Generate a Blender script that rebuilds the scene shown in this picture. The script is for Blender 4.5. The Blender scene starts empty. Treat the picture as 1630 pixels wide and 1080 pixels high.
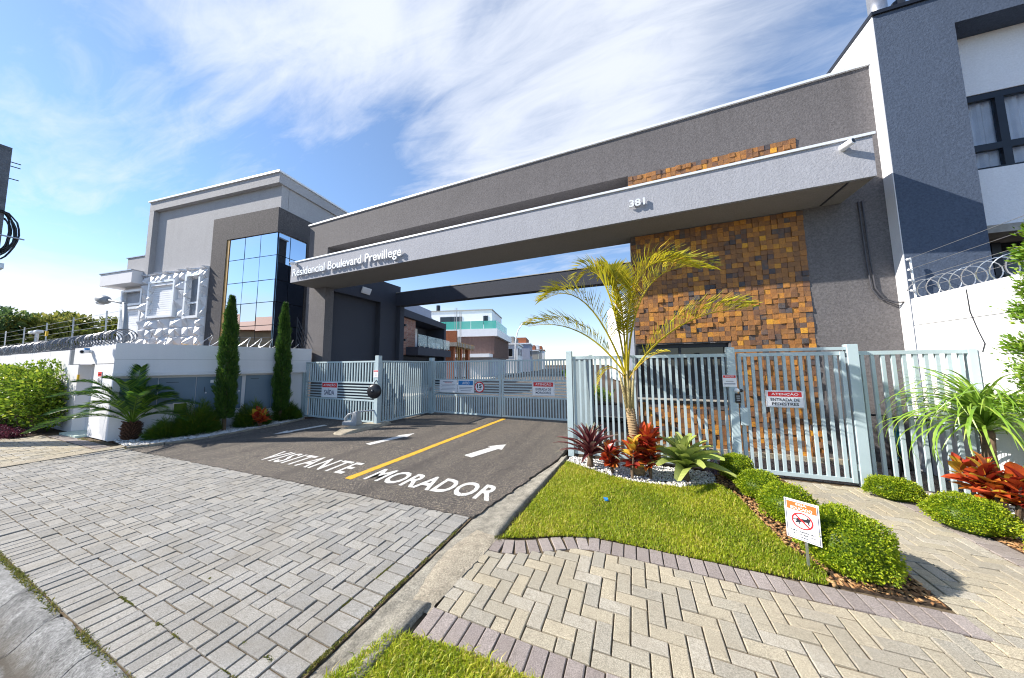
import bpy, math, random
import numpy as np
from mathutils import Vector, Matrix
random.seed(7); rng = np.random.default_rng(7)
scene = bpy.context.scene
COL = scene.collection
R_ = math.radians

# ------------------------------------------------------------------ camera
YAW, PITCH, ROLL, FPX = R_(-22.498), R_(5.07), R_(-0.514), 462.9
_f = Vector((math.sin(YAW)*math.cos(PITCH), math.cos(YAW)*math.cos(PITCH), math.sin(PITCH)))
_r0 = Vector((math.cos(YAW), -math.sin(YAW), 0)); _u0 = _r0.cross(_f)
_r = _r0*math.cos(ROLL) + _u0*math.sin(ROLL); _u = -_r0*math.sin(ROLL) + _u0*math.cos(ROLL)
CAM = Vector((0, 0, 1.6))
cd = bpy.data.cameras.new('camera'); cam = bpy.data.objects.new('camera', cd); COL.objects.link(cam)
cd.sensor_fit = 'HORIZONTAL'; cd.sensor_width = 36; cd.lens = 36*FPX/1630
cd.clip_start = 0.05; cd.clip_end = 2000
cam.matrix_world = Matrix(((_r.x, _u.x, -_f.x, CAM.x), (_r.y, _u.y, -_f.y, CAM.y), (_r.z, _u.z, -_f.z, CAM.z), (0, 0, 0, 1)))
scene.camera = cam
scene.render.resolution_x, scene.render.resolution_y = 1024, 678
scene.cycles.use_denoising = True; scene.cycles.denoiser = 'OPENIMAGEDENOISE'; scene.cycles.denoising_input_passes = 'RGB_ALBEDO_NORMAL'; scene.cycles.denoising_prefilter = 'ACCURATE'; scene.cycles.filter_width = 1.1
scene.cycles.max_bounces = 8; scene.cycles.diffuse_bounces = 4; scene.cycles.sample_clamp_indirect = 4.0

def ray(px, py):
    return (_f + _r*((px-815)/FPX) - _u*((py-540)/FPX))
def at_y(px, py, Y):
    d = ray(px, py); return CAM + d*(Y/d.y)
def proj(p):
    q = Vector(p)-CAM; c = q.dot(_f)
    if c < .05: return (-9999, -9999, c)
    return (815+FPX*q.dot(_r)/c, 540-FPX*q.dot(_u)/c, c)
def in_frame(p, m=30):
    x, y, c = proj(p)
    return c > .05 and -m < x < 1630+m and -m < y < 1080+m

# ------------------------------------------------------------------ light
SUN = Vector((0.747, 0.328, -0.581)).normalized()      # direction the light travels
SUN_EL = math.asin(-SUN.z); SUN_AZ = math.atan2(-SUN.x, -SUN.y)
sd = bpy.data.lights.new('sun', 'SUN'); so = bpy.data.objects.new('sun', sd); COL.objects.link(so)
sd.energy = 4.7; sd.angle = R_(0.5); sd.color = (1.0, .93, .83)
so.rotation_euler = SUN.to_track_quat('-Z', 'Y').to_euler()

world = bpy.data.worlds.new('World'); scene.world = world; world.use_nodes = True
wn, wl = world.node_tree.nodes, world.node_tree.links
for n in list(wn): wn.remove(n)
def wnode(t, **k):
    n = wn.new(t)
    for a, b in k.items(): setattr(n, a, b)
    return n
def wmath(op, a, b=None, c=None, clamp=False):
    n = wnode('ShaderNodeMath', operation=op); n.use_clamp = clamp
    for i, v in enumerate((a, b, c)):
        if v is None: continue
        if isinstance(v, (int, float)): n.inputs[i].default_value = v
        else: wl.new(v, n.inputs[i])
    return n.outputs[0]
sky = wnode('ShaderNodeTexSky'); sky.sky_type = 'NISHITA'; sky.sun_disc = False
sky.sun_elevation = SUN_EL; sky.sun_rotation = SUN_AZ
sky.air_density = 1.0; sky.dust_density = .25; sky.ozone_density = 2.2; sky.altitude = 900
tc = wnode('ShaderNodeTexCoord'); sep = wnode('ShaderNodeSeparateXYZ'); wl.new(tc.outputs['Generated'], sep.inputs[0])
den = wmath('ADD', wmath('MAXIMUM', sep.outputs[2], 0.0), 0.16)
cx = wmath('DIVIDE', sep.outputs[0], den); cy = wmath('DIVIDE', sep.outputs[1], den)
comb = wnode('ShaderNodeCombineXYZ'); wl.new(cx, comb.inputs[0]); wl.new(cy, comb.inputs[1])
def wnoise(scale, detail, rough, dist, rot, sx, sy, off=0.0):
    m = wnode('ShaderNodeMapping'); wl.new(comb.outputs[0], m.inputs[0])
    m.inputs['Rotation'].default_value = (0, 0, R_(rot)); m.inputs['Scale'].default_value = (sx, sy, 1); m.inputs['Location'].default_value = (off, off*.7, off)
    n = wnode('ShaderNodeTexNoise'); wl.new(m.outputs[0], n.inputs['Vector'])
    n.inputs['Scale'].default_value = scale; n.inputs['Detail'].default_value = detail
    n.inputs['Roughness'].default_value = rough; n.inputs['Distortion'].default_value = dist
    return n.outputs['Fac']
def wsmooth(v, lo, hi):
    n = wnode('ShaderNodeMapRange', interpolation_type='SMOOTHSTEP'); wl.new(v, n.inputs[0])
    n.inputs[1].default_value = lo; n.inputs[2].default_value = hi; return n.outputs[0]
def wblob(px, py, a0, a1):                  # a bank of cloud standing in one direction of the sky
    d = ray(px, py).normalized(); dt = wnode('ShaderNodeVectorMath', operation='DOT_PRODUCT')
    wl.new(tc.outputs['Generated'], dt.inputs[0]); dt.inputs[1].default_value = d
    return wsmooth(dt.outputs['Value'], math.cos(R_(a0)), math.cos(R_(a1)))
big = wnoise(1.0, 4, .55, .5, 20, 1, 1, 3.1)
wisps = wnoise(2.3, 10, .60, 1.0, -52, .5, 1.6, 1.7)
fine = wnoise(8, 9, .64, 1.0, -52, .5, 1.6, 5.0)
tex = wmath('ADD', wmath('MULTIPLY', wisps, .7), wmath('MULTIPLY', fine, .3))
bank = wmath('ADD', wmath('ADD', wmath('MULTIPLY', wblob(830, 80, 36, 6), .33), wmath('MULTIPLY', wblob(450, 30, 16, 3), .20)),
             wmath('ADD', wmath('MULTIPLY', wblob(1180, 130, 30, 6), .10), wmath('MULTIPLY', wblob(150, 330, 34, 8), .10)))
hole = wmath('ADD', wmath('MULTIPLY', wblob(600, 250, 17, 5), -.16), wmath('MULTIPLY', wblob(1330, 60, 16, 4), -.03))
cov = wmath('ADD', wmath('ADD', tex, wmath('MULTIPLY', wmath('SUBTRACT', big, .5), .35)), wmath('ADD', bank, hole))
cirrus = wsmooth(cov, .40, 1.0)
low = wmath('MULTIPLY', wsmooth(wmath('ADD', sep.outputs[2], wmath('MULTIPLY', wnoise(1.6, 6, .55, .4, 0, 1, 1, 8.0), .12)), .32, .20), wblob(0, 470, 70, 26))
veil = wmath('MULTIPLY', wsmooth(sep.outputs[2], .5, -.02), .42)
cover = wmath('MAXIMUM', wmath('MAXIMUM', wmath('MULTIPLY', cirrus, .86), wmath('MULTIPLY', low, .97)), wmath('MAXIMUM', veil, .13))
mix = wnode('ShaderNodeMixRGB'); wl.new(cover, mix.inputs[0])
hsv = wnode('ShaderNodeHueSaturation'); hsv.inputs['Saturation'].default_value = 1.18; hsv.inputs['Value'].default_value = 1.42; wl.new(sky.outputs[0], hsv.inputs['Color']); wl.new(hsv.outputs[0], mix.inputs[1])
mix.inputs[2].default_value = (6.2, 6.5, 7.1, 1)
bg = wnode('ShaderNodeBackground'); bg.inputs[1].default_value = 0.08; wl.new(mix.outputs[0], bg.inputs[0])
wo = wnode('ShaderNodeOutputWorld'); wl.new(bg.outputs[0], wo.inputs[0])

vs = scene.view_settings
vs.view_transform = 'Standard'; vs.look = 'None'; vs.gamma = 1; vs.exposure = 1.05; vs.use_curve_mapping = False

# ------------------------------------------------------------------ materials
def lin(c):
    return tuple(((x/255)/12.92 if x/255 <= .04045 else ((x/255+.055)/1.055)**2.4) for x in c)
MAT = {}
def newmat(name):
    m = bpy.data.materials.new(name); m.use_nodes = True; MAT[name] = m
    nt = m.node_tree; b = nt.nodes['Principled BSDF']; return m, nt, b
def nz(nt, scale, detail=4, rough=.55, dist=0, coord='pos', vec=None):
    n = nt.nodes.new('ShaderNodeTexNoise'); n.inputs['Scale'].default_value = scale; n.inputs['Detail'].default_value = detail
    n.inputs['Roughness'].default_value = rough; n.inputs['Distortion'].default_value = dist
    g = nt.nodes.new('ShaderNodeNewGeometry'); nt.links.new(g.outputs['Position'], n.inputs['Vector'])
    return n.outputs['Fac']
def ramp(nt, fac, stops):
    r = nt.nodes.new('ShaderNodeValToRGB'); nt.links.new(fac, r.inputs[0])
    e = r.color_ramp.elements
    while len(e) < len(stops): e.new(.5)
    for el, (p, c) in zip(e, stops): el.position = p; el.color = (*c[:3], 1)
    return r.outputs[0]
def mixc(nt, fac, a, b, mode='MIX'):
    n = nt.nodes.new('ShaderNodeMixRGB'); n.blend_type = mode
    for i, v in ((0, fac), (1, a), (2, b)):
        if hasattr(v, 'is_linked') or hasattr(v, 'links'): nt.links.new(v, n.inputs[i])
        elif isinstance(v, (int, float)): n.inputs[i].default_value = v
        else: n.inputs[i].default_value = (*v[:3], 1)
    return n.outputs[0]
def mth(nt, op, a, b=0.0, clamp=False):
    n = nt.nodes.new('ShaderNodeMath'); n.operation = op; n.use_clamp = clamp
    for i, v in ((0, a), (1, b)):
        if isinstance(v, (int, float)): n.inputs[i].default_value = v
        else: nt.links.new(v, n.inputs[i])
    return n.outputs[0]
def bump(nt, b, h, strength, dist):
    n = nt.nodes.new('ShaderNodeBump'); n.inputs['Strength'].default_value = strength; n.inputs['Distance'].default_value = dist
    nt.links.new(h, n.inputs['Height']); nt.links.new(n.outputs[0], b.inputs['Normal'])
def tint(nt):
    a = nt.nodes.new('ShaderNodeAttribute'); a.attribute_name = 'tint'; return a.outputs['Fac']
def simple(name, col, rough=.55, metal=0.0, var=.12, vscale=3.0, spec=.4, bmp=0, bscale=200, bdist=.002):
    m, nt, b = newmat(name)
    n = nz(nt, vscale, 5)
    lo = tuple(c*(1-var) for c in col); hi = tuple(min(1, c*(1+var)) for c in col)
    nt.links.new(ramp(nt, n, [(.3, lo), (.7, hi)]), b.inputs['Base Color'])
    b.inputs['Roughness'].default_value = rough; b.inputs['Metallic'].default_value = metal; b.inputs['Specular IOR Level'].default_value = spec
    if bmp: bump(nt, b, nz(nt, bscale, 4), bmp, bdist)
    return m
def stucco(name, col, strength=.6, scale=45, var=.16, stain=.25):
    m, nt, b = newmat(name)
    a = nz(nt, scale, 5, .6, .4); g = nz(nt, 1.1, 6, .6, .3)
    c1 = ramp(nt, a, [(.32, tuple(c*(1-var*1.6) for c in col)), (.68, tuple(min(1, c*(1+var)) for c in col))])
    c2 = mixc(nt, mth(nt, 'MULTIPLY', ramp(nt, g, [(.42, (0, 0, 0)), (.75, (1, 1, 1))]), stain), c1, tuple(c*.62 for c in col))
    mp_ = nt.nodes.new('ShaderNodeMapping'); mp_.inputs['Scale'].default_value = (5.5, 5.5, .35)
    ge_ = nt.nodes.new('ShaderNodeNewGeometry'); nt.links.new(ge_.outputs['Position'], mp_.inputs[0])
    sn = nt.nodes.new('ShaderNodeTexNoise'); sn.inputs['Scale'].default_value = 1.0; sn.inputs['Detail'].default_value = 6; nt.links.new(mp_.outputs[0], sn.inputs['Vector'])
    c2 = mixc(nt, mth(nt, 'MULTIPLY', ramp(nt, sn.outputs['Fac'], [(.5, (0, 0, 0)), (.78, (1, 1, 1))]), stain*1.3), c2, tuple(c*.6 for c in col))
    nt.links.new(c2, b.inputs['Base Color']); b.inputs['Roughness'].default_value = .85; b.inputs['Specular IOR Level'].default_value = .2
    bump(nt, b, a, strength, .012); return m
stucco('charcoal_stucco', (.142, .134, .138), .5, 36, .18)
stucco('beam_stucco', (.36, .37, .41), .5, 36, .09, .14)
stucco('house_stucco', (.39, .39, .405), .6, 34, .15, .12)
stucco('box_stucco', (.105, .098, .10), 1.0, 30, .3, .12)
stucco('neighbour_stucco', (.080, .105, .155), .5, 36, .14, .12)
stucco('white_wall', (.73, .73, .75), .12, 60, .03, .06)
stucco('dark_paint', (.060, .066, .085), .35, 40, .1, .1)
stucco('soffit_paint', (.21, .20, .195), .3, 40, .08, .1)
simple('panel_white', (.66, .67, .70), .5, 0, .03)
stucco('white_stucco', (.78, .79, .83), .5, 42, .04, .05)
simple('white_paint', (.80, .81, .83), .45, var=.03)
simple('white_metal', (.78, .80, .82), .35, .2, .03)
simple('fence_paint', (.42, .52, .555), .42, .0, .07, 2.5, .5)
simple('cabinet_paint', (.13, .20, .27), .4, 0, .06)
simple('black_plastic', (.015, .016, .02), .3, 0, .2)
simple('black_metal', (.02, .024, .034), .35, .3, .15)
simple('grey_plastic', (.30, .32, .34), .5, 0, .08)
simple('galvanised', (.52, .54, .57), .38, .85, .2, 30)
simple('steel', (.45, .46, .48), .35, .9, .15, 12)
simple('gold_panel', (.42, .25, .07), .45, .1, .2, 6)
simple('curtain', (.78, .83, .92), .8, 0, .1, 4)
simple('cable_grey', (.06, .06, .07), .5, 0, .1)
simple('wire_dark', (.20, .21, .23), .45, .6, .2, 30)
simple('tan_wall', (.36, .25, .15), .8, 0, .15, 1.2)
simple('rubber', (.018, .018, .02), .7, 0, .2)
simple('teal_paint', (.02, .22, .32), .3, .2, .1)
simple('red_print', (.62, .025, .03), .5, 0, .04)
simple('orange_print', (.78, .14, .03), .5, 0, .04)
simple('blue_print', (.02, .19, .48), .5, 0, .04)
simple('black_print', (.02, .02, .03), .5, 0, .04)
simple('grey_print', (.28, .29, .34), .5, 0, .04)
simple('sign_white', (.80, .81, .84), .4, 0, .02)
simple('navy_print', (.03, .04, .10), .5, 0, .04)
simple('orange_brick', (.36, .12, .055), .85, 0, .3, 14)
simple('raw_concrete', (.33, .31, .28), .85, 0, .25, 8)
simple('brown_slats', (.20, .125, .105), .6, 0, .1, 3)
simple('lavender_grey', (.34, .37, .46), .7, 0, .06)
simple('yellow_tag', (.75, .48, .03), .5, 0, .05)
simple('trunk_bark', (.13, .09, .06), .9, 0, .35, 25, .2, .6, 40, .01)
simple('soil', (.07, .05, .035), .95, 0, .4, 30, .1, .6, 60, .01)
simple('marble_step', (.55, .66, .58), .5, 0, .2, 9)

def concrete(name, col, var=.28, vs=7, sp=.5):
    m, nt, b = newmat(name)
    a = nz(nt, vs, 8, .62, .3); f_ = nz(nt, 75, 5, .8)
    c = ramp(nt, a, [(.25, tuple(x*(1-var*1.4) for x in col)), (.5, col), (.78, tuple(min(1, x*(1+var)) for x in col))])
    c = mixc(nt, sp, c, ramp(nt, f_, [(.34, (.18, .18, .18)), (.5, (.5, .5, .5)), (.66, (.84, .84, .84))]), 'OVERLAY')
    nt.links.new(c, b.inputs['Base Color']); b.inputs['Roughness'].default_value = .9; b.inputs['Specular IOR Level'].default_value = .2
    bump(nt, b, f_, 1.0, .010); return m
concrete('kerb_concrete', (.285, .265, .22), .38, 8, .7)
concrete('mortar', (.37, .325, .25), .28, 10, .7)
concrete('gutter_concrete', (.24, .24, .235), .5, 6, .9)
_m = MAT['gutter_concrete'].node_tree; _b = _m.nodes['Principled BSDF']; _src = _b.inputs['Base Color'].links[0].from_socket
_ge = _m.nodes.new('ShaderNodeNewGeometry'); _sp = _m.nodes.new('ShaderNodeSeparateXYZ'); _m.links.new(_ge.outputs['Position'], _sp.inputs[0])
_dirt = ramp(_m, mth(_m, 'ADD', _sp.outputs[1], mth(_m, 'MULTIPLY', nz(_m, 9, 5), .12)), [(.60, (.35, .35, .35)), (.625, (.9, .9, .9)), (.65, (.75, .75, .75)), (.70, (.15, .15, .15)), (.745, (0, 0, 0))])
_m.links.new(mixc(_m, _dirt, _src, (.10, .085, .065)), _b.inputs['Base Color'])
concrete('pole_concrete', (.15, .16, .18), .3, 5)
simple('palm_trunk', (.30, .21, .115), .85, 0, .3, 30, .2, .5, 60, .006)
simple('palm_stalk', (.36, .29, .13), .7, 0, .35, 14)
simple('cycad_bark', (.085, .042, .025), .9, 0, .35, 30)
concrete('cap_concrete', (.42, .40, .36), .2, 9)

def paver_mat(name, stops, dirt):
    m, nt, b = newmat(name)
    base = ramp(nt, tint(nt), stops)
    f_ = nz(nt, 150, 4, .75); a = nz(nt, 1.3, 8, .7, .6); s = nz(nt, 26, 6, .65)
    c = mixc(nt, .8, base, ramp(nt, f_, [(.33, (.22, .22, .22)), (.50, (.5, .5, .5)), (.66, (.82, .82, .82))]), 'OVERLAY')
    c = mixc(nt, ramp(nt, a, [(.42, (0, 0, 0)), (.75, (.8, .8, .8))]), c, dirt)
    c = mixc(nt, ramp(nt, s, [(.54, (0, 0, 0)), (.74, (.55, .55, .55))]), c, tuple(x*.6 for x in dirt))
    nt.links.new(c, b.inputs['Base Color']); b.inputs['Roughness'].default_value = .92; b.inputs['Specular IOR Level'].default_value = .15
    bump(nt, b, mth(nt, 'ADD', f_, s), .6, .004); return m
paver_mat('grey_paver', [(0, (.25, .246, .235)), (.5, (.298, .29, .272)), (1, (.335, .322, .295))], (.22, .20, .165))
paver_mat('beige_paver', [(0, (.31, .29, .245)), (.35, (.36, .325, .25)), (.7, (.41, .36, .265)), (1, (.37, .355, .32))], (.28, .245, .185))
paver_mat('purple_paver', [(0, (.245, .212, .20)), (1, (.33, .29, .27))], (.23, .195, .17))
simple('joint_sand', (.12, .093, .062), .98, 0, .5, 18, .05, .5, 90, .006)

m, nt, b = newmat('asphalt')
v = nt.nodes.new('ShaderNodeTexVoronoi'); v.inputs['Scale'].default_value = 115
g = nt.nodes.new('ShaderNodeNewGeometry'); nt.links.new(g.outputs['Position'], v.inputs['Vector'])
sepc = nt.nodes.new('ShaderNodeSeparateColor'); nt.links.new(v.outputs['Color'], sepc.inputs[0])
c = ramp(nt, sepc.outputs[0], [(.0, (.032, .030, .030)), (.45, (.072, .066, .063)), (.74, (.13, .115, .10)), (.92, (.28, .23, .17)), (1, (.40, .35, .29))])
c = mixc(nt, ramp(nt, nz(nt, .9, 6, .65, .4), [(.38, (0, 0, 0)), (.72, (.5, .5, .5))]), c, (.14, .12, .10))
mp_ = nt.nodes.new('ShaderNodeMapping'); mp_.inputs['Scale'].default_value = (1.9, .16, 1); nt.links.new(g.outputs['Position'], mp_.inputs[0])
sn = nt.nodes.new('ShaderNodeTexNoise'); sn.inputs['Scale'].default_value = 1.0; sn.inputs['Detail'].default_value = 5; nt.links.new(mp_.outputs[0], sn.inputs['Vector'])
c = mixc(nt, ramp(nt, sn.outputs['Fac'], [(.48, (0, 0, 0)), (.7, (.6, .6, .6))]), c, (.045, .041, .040))
c = mixc(nt, ramp(nt, nz(nt, 3.1, 5, .6, .8), [(.62, (0, 0, 0)), (.74, (.55, .55, .55))]), c, (.036, .034, .033))
nt.links.new(c, b.inputs['Base Color']); b.inputs['Roughness'].default_value = .88; b.inputs['Specular IOR Level'].default_value = .25
bump(nt, b, v.outputs['Distance'], .7, .006)
m, nt, b = newmat('road_paint')
w = nz(nt, 48, 8, .78); nt.links.new(mixc(nt, ramp(nt, w, [(.50, (0, 0, 0)), (.63, (.9, .9, .9))]), (.66, .65, .62), (.13, .12, .11)), b.inputs['Base Color']); b.inputs['Roughness'].default_value = .75
m, nt, b = newmat('yellow_paint')
w = nz(nt, 48, 8, .78); nt.links.new(mixc(nt, ramp(nt, w, [(.50, (0, 0, 0)), (.63, (.85, .85, .85))]), (.64, .36, .012), (.16, .12, .07)), b.inputs['Base Color']); b.inputs['Roughness'].default_value = .75

m, nt, b = newmat('slate_tile')
base = ramp(nt, tint(nt), [(0, (.045, .042, .05)), (.10, (.085, .078, .08)), (.19, (.15, .075, .042)), (.40, (.24, .112, .038)), (.62, (.35, .148, .036)), (.80, (.46, .20, .032)), (.93, (.61, .285, .026)), (1, (.70, .35, .026))])
n1 = nz(nt, 26, 7, .7, 1.6); n2 = nz(nt, 9, 4, .55)
c = mixc(nt, ramp(nt, n1, [(.45, (0, 0, 0)), (.75, (.75, .75, .75))]), base, (.12, .055, .03))
c = mixc(nt, ramp(nt, n2, [(.55, (0, 0, 0)), (.8, (.45, .45, .45))]), c, (.46, .20, .03))
nt.links.new(c, b.inputs['Base Color']); b.inputs['Roughness'].default_value = .7; bump(nt, b, n1, .6, .012)

m, nt, b = newmat('house_brick')
bt = nt.nodes.new('ShaderNodeTexBrick'); bt.inputs['Scale'].default_value = 1.0
bt.inputs['Color1'].default_value = (.24, .10, .07, 1); bt.inputs['Color2'].default_value = (.36, .19, .14, 1); bt.inputs['Mortar'].default_value = (.30, .25, .22, 1)
bt.inputs['Brick Width'].default_value = .24; bt.inputs['Row Height'].default_value = .075; bt.inputs['Mortar Size'].default_value = .008
tcn = nt.nodes.new('ShaderNodeTexCoord'); mp = nt.nodes.new('ShaderNodeMapping'); mp.inputs['Rotation'].default_value = (R_(90), 0, 0)
nt.links.new(tcn.outputs['Object'], mp.inputs[0]); nt.links.new(mp.outputs[0], bt.inputs['Vector'])
nt.links.new(mixc(nt, .5, bt.outputs['Color'], ramp(nt, nz(nt, 9, 4), [(.3, (.3, .3, .3)), (.7, (.7, .7, .7))]), 'OVERLAY'), b.inputs['Base Color']); b.inputs['Roughness'].default_value = .9

def glass(name, col, rough=.02, metal=.0, spec=.6):
    m, nt, b = newmat(name)
    b.inputs['Base Color'].default_value = (*col, 1); b.inputs['Roughness'].default_value = rough; b.inputs['Metallic'].default_value = metal
    b.inputs['Specular IOR Level'].default_value = spec
    bump(nt, b, nz(nt, .8, 2), .04, .05); return m
glass('mirror_glass', (.62, .70, .78), .015, 1.0)
glass('dark_glass', (.010, .013, .018), .03, 0, .7)
glass('blue_glass', (.05, .10, .17), .03, .35, .8)
m, nt, b = newmat('clear_glass')
b.inputs['Base Color'].default_value = (.75, .92, .92, 1); b.inputs['Roughness'].default_value = .02; b.inputs['Alpha'].default_value = .28
m, nt, b = newmat('green_glass')
b.inputs['Base Color'].default_value = (.10, .55, .45, 1); b.inputs['Roughness'].default_value = .03; b.inputs['Alpha'].default_value = .75

def leafmat(name, stops, trans=.3, rough=.45, spec=.4):
    m, nt, b = newmat(name)
    c = ramp(nt, tint(nt), stops)
    c = mixc(nt, .25, c, ramp(nt, nz(nt, 40, 3), [(.3, (.3, .3, .3)), (.7, (.7, .7, .7))]), 'OVERLAY')
    nt.links.new(c, b.inputs['Base Color']); b.inputs['Roughness'].default_value = rough; b.inputs['Specular IOR Level'].default_value = spec
    t = nt.nodes.new('ShaderNodeBsdfTranslucent'); nt.links.new(c, t.inputs[0])
    mx = nt.nodes.new('ShaderNodeMixShader'); mx.inputs[0].default_value = trans
    nt.links.new(b.outputs[0], mx.inputs[1]); nt.links.new(t.outputs[0], mx.inputs[2])
    nt.links.new(mx.outputs[0], nt.nodes['Material Output'].inputs[0]); return m
leafmat('grass_blades', [(0, (.22, .32, .015)), (.45, (.42, .50, .022)), (.8, (.58, .56, .05)), (1, (.66, .55, .18))], .5)
leafmat('weed_leaf', [(0, (.09, .11, .02)), (.5, (.19, .21, .035)), (1, (.32, .27, .08))], .3)
leafmat('topiary_leaf', [(0, (.09, .17, .008)), (.5, (.24, .34, .012)), (.85, (.42, .48, .02)), (1, (.56, .56, .04))], .4)
leafmat('shrub_leaf', [(0, (.05, .11, .012)), (.5, (.16, .27, .022)), (.85, (.34, .44, .04)), (1, (.50, .54, .07))], .35, .35)
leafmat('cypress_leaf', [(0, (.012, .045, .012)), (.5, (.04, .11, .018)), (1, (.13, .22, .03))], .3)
leafmat('fern_leaf', [(0, (.02, .06, .008)), (.5, (.06, .14, .012)), (.9, (.20, .24, .015)), (1, (.30, .22, .02))], .3)
leafmat('cycad_leaf', [(0, (.012, .05, .022)), (.5, (.05, .14, .025)), (1, (.22, .36, .03))], .3, .35)
leafmat('palm_leaf', [(0, (.24, .26, .025)), (.5, (.44, .41, .03)), (.85, (.60, .50, .035)), (1, (.62, .38, .05))], .45)
leafmat('strap_leaf', [(0, (.10, .20, .03)), (.5, (.20, .36, .04)), (1, (.42, .52, .10))], .35, .35)
leafmat('red_bromeliad', [(0, (.07, .012, .016)), (.45, (.15, .028, .035)), (.75, (.20, .10, .09)), (1, (.24, .27, .19))], .2, .35)
leafmat('green_bromeliad', [(0, (.13, .18, .03)), (.5, (.27, .34, .07)), (.85, (.46, .50, .16)), (1, (.20, .04, .04))], .25, .35)
leafmat('croton_leaf', [(0, (.09, .02, .016)), (.3, (.33, .03, .02)), (.55, (.50, .085, .02)), (.8, (.52, .24, .03)), (1, (.52, .43, .045))], .3, .35)
leafmat('purple_leaf', [(0, (.03, .008, .016)), (.6, (.10, .018, .04)), (1, (.22, .07, .10))], .2)
leafmat('lilac_leaf', [(0, (.05, .03, .06)), (1, (.22, .17, .26))], .2)
leafmat('tree_leaf', [(0, (.035, .08, .03)), (.5, (.09, .16, .05)), (1, (.24, .30, .08))], .3)
leafmat('olive_leaf', [(0, (.07, .11, .02)), (.5, (.20, .23, .045)), (1, (.46, .42, .10))], .3)
leafmat('thuja_leaf', [(0, (.05, .14, .01)), (.5, (.16, .30, .02)), (1, (.34, .46, .05))], .35)
leafmat('pebble_white', [(0, (.42, .40, .38)), (.5, (.66, .65, .63)), (1, (.80, .80, .79))], 0.0, .8)
leafmat('wood_chip', [(0, (.16, .075, .03)), (.5, (.33, .17, .07)), (1, (.48, .30, .14))], 0.0, .9)

# ------------------------------------------------------------------ mesh helpers
ORG = {}
class MB:
    def __init__(s, M=None):
        s.v, s.f, s.t, s.mi, s.M, s.cm = [], [], [], [], M, 0
    def add(s, vs, fs, t=.5):
        b = len(s.v)
        if s.M is not None: vs = [tuple(s.M @ Vector(p)) for p in vs]
        s.v += [tuple(p) for p in vs]; s.f += [tuple(i+b for i in f) for f in fs]
        s.t += [t]*len(fs); s.mi += [s.cm]*len(fs); return s
    def box(s, x0, x1, y0, y1, z0, z1, t=.5):
        return s.add([(x0, y0, z0), (x1, y0, z0), (x1, y1, z0), (x0, y1, z0), (x0, y0, z1), (x1, y0, z1), (x1, y1, z1), (x0, y1, z1)],
                     [(0, 3, 2, 1), (4, 5, 6, 7), (0, 1, 5, 4), (1, 2, 6, 5), (2, 3, 7, 6), (3, 0, 4, 7)], t)
    def prism(s, poly, z0, z1, t=.5):
        n = len(poly)
        return s.add([(x, y, z0) for x, y in poly]+[(x, y, z1) for x, y in poly],
                     [tuple(range(n-1, -1, -1)), tuple(range(n, 2*n))]+[(i, (i+1) % n, n+(i+1) % n, n+i) for i in range(n)], t)
    def tube(s, pts, r, n=8, caps=True, t=.5):
        pts = [Vector(p) for p in pts]; k = len(pts); rs = r if isinstance(r, (list, tuple)) else [r]*k
        vs = []; prev = None
        for i, p in enumerate(pts):
            d = (pts[min(i+1, k-1)]-pts[max(i-1, 0)]).normalized()
            if prev is None: a = d.orthogonal().normalized()
            else:
                a = prev - d*prev.dot(d); a = a.normalized() if a.length > 1e-6 else d.orthogonal().normalized()
            prev = a; b = d.cross(a)
            vs += [p+(a*math.cos(2*math.pi*j/n)+b*math.sin(2*math.pi*j/n))*rs[i] for j in range(n)]
        fs = [(i*n+j, i*n+(j+1) % n, (i+1)*n+(j+1) % n, (i+1)*n+j) for i in range(k-1) for j in range(n)]
        if caps: fs += [tuple(range(n-1, -1, -1)), tuple(range((k-1)*n, k*n))]
        return s.add(vs, fs, t)
    def lathe(s, prof, c, ax=(0, 0, 1), n=16, t=.5):
        ax = Vector(ax).normalized(); a = ax.orthogonal().normalized(); b = ax.cross(a); c = Vector(c); k = len(prof)
        vs = [c+ax*h+(a*math.cos(2*math.pi*j/n)+b*math.sin(2*math.pi*j/n))*r for r, h in prof for j in range(n)]
        fs = [(i*n+j, i*n+(j+1) % n, (i+1)*n+(j+1) % n, (i+1)*n+j) for i in range(k-1) for j in range(n)]
        fs += [tuple(range(n-1, -1, -1)), tuple(range((k-1)*n, k*n))]
        return s.add(vs, fs, t)
    def mesh(s, name, mats, off=(0, 0, 0), smooth=False):
        me = bpy.data.meshes.new(name); o = Vector(off)
        me.from_pydata([(x-o.x, y-o.y, z-o.z) for x, y, z in s.v], [], s.f)
        for m_ in (mats if isinstance(mats, (list, tuple)) else [mats]): me.materials.append(MAT[m_])
        if any(s.mi): me.polygons.foreach_set('material_index', s.mi)
        a = me.attributes.new('tint', 'FLOAT', 'FACE'); a.data.foreach_set('value', s.t)
        if smooth: me.polygons.foreach_set('use_smooth', [True]*len(me.polygons))
        me.update(); return me
    def build(s, name, mats, parent=None, smooth=False, bevel=0):
        if parent is not None: off = ORG[parent]
        else:
            xs = [p[0] for p in s.v]; ys = [p[1] for p in s.v]; zs = [p[2] for p in s.v]
            off = Vector(((min(xs)+max(xs))/2, (min(ys)+max(ys))/2, min(zs)))
        ob = bpy.data.objects.new(name, s.mesh(name, mats, off, smooth)); COL.objects.link(ob)
        if parent is None: ob.location = off
        else: ob.parent = parent
        ORG[ob] = Vector(off)
        if bevel:
            md = ob.modifiers.new('bevel', 'BEVEL'); md.width = bevel; md.segments = 2; md.limit_method = 'ANGLE'
        return ob
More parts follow.
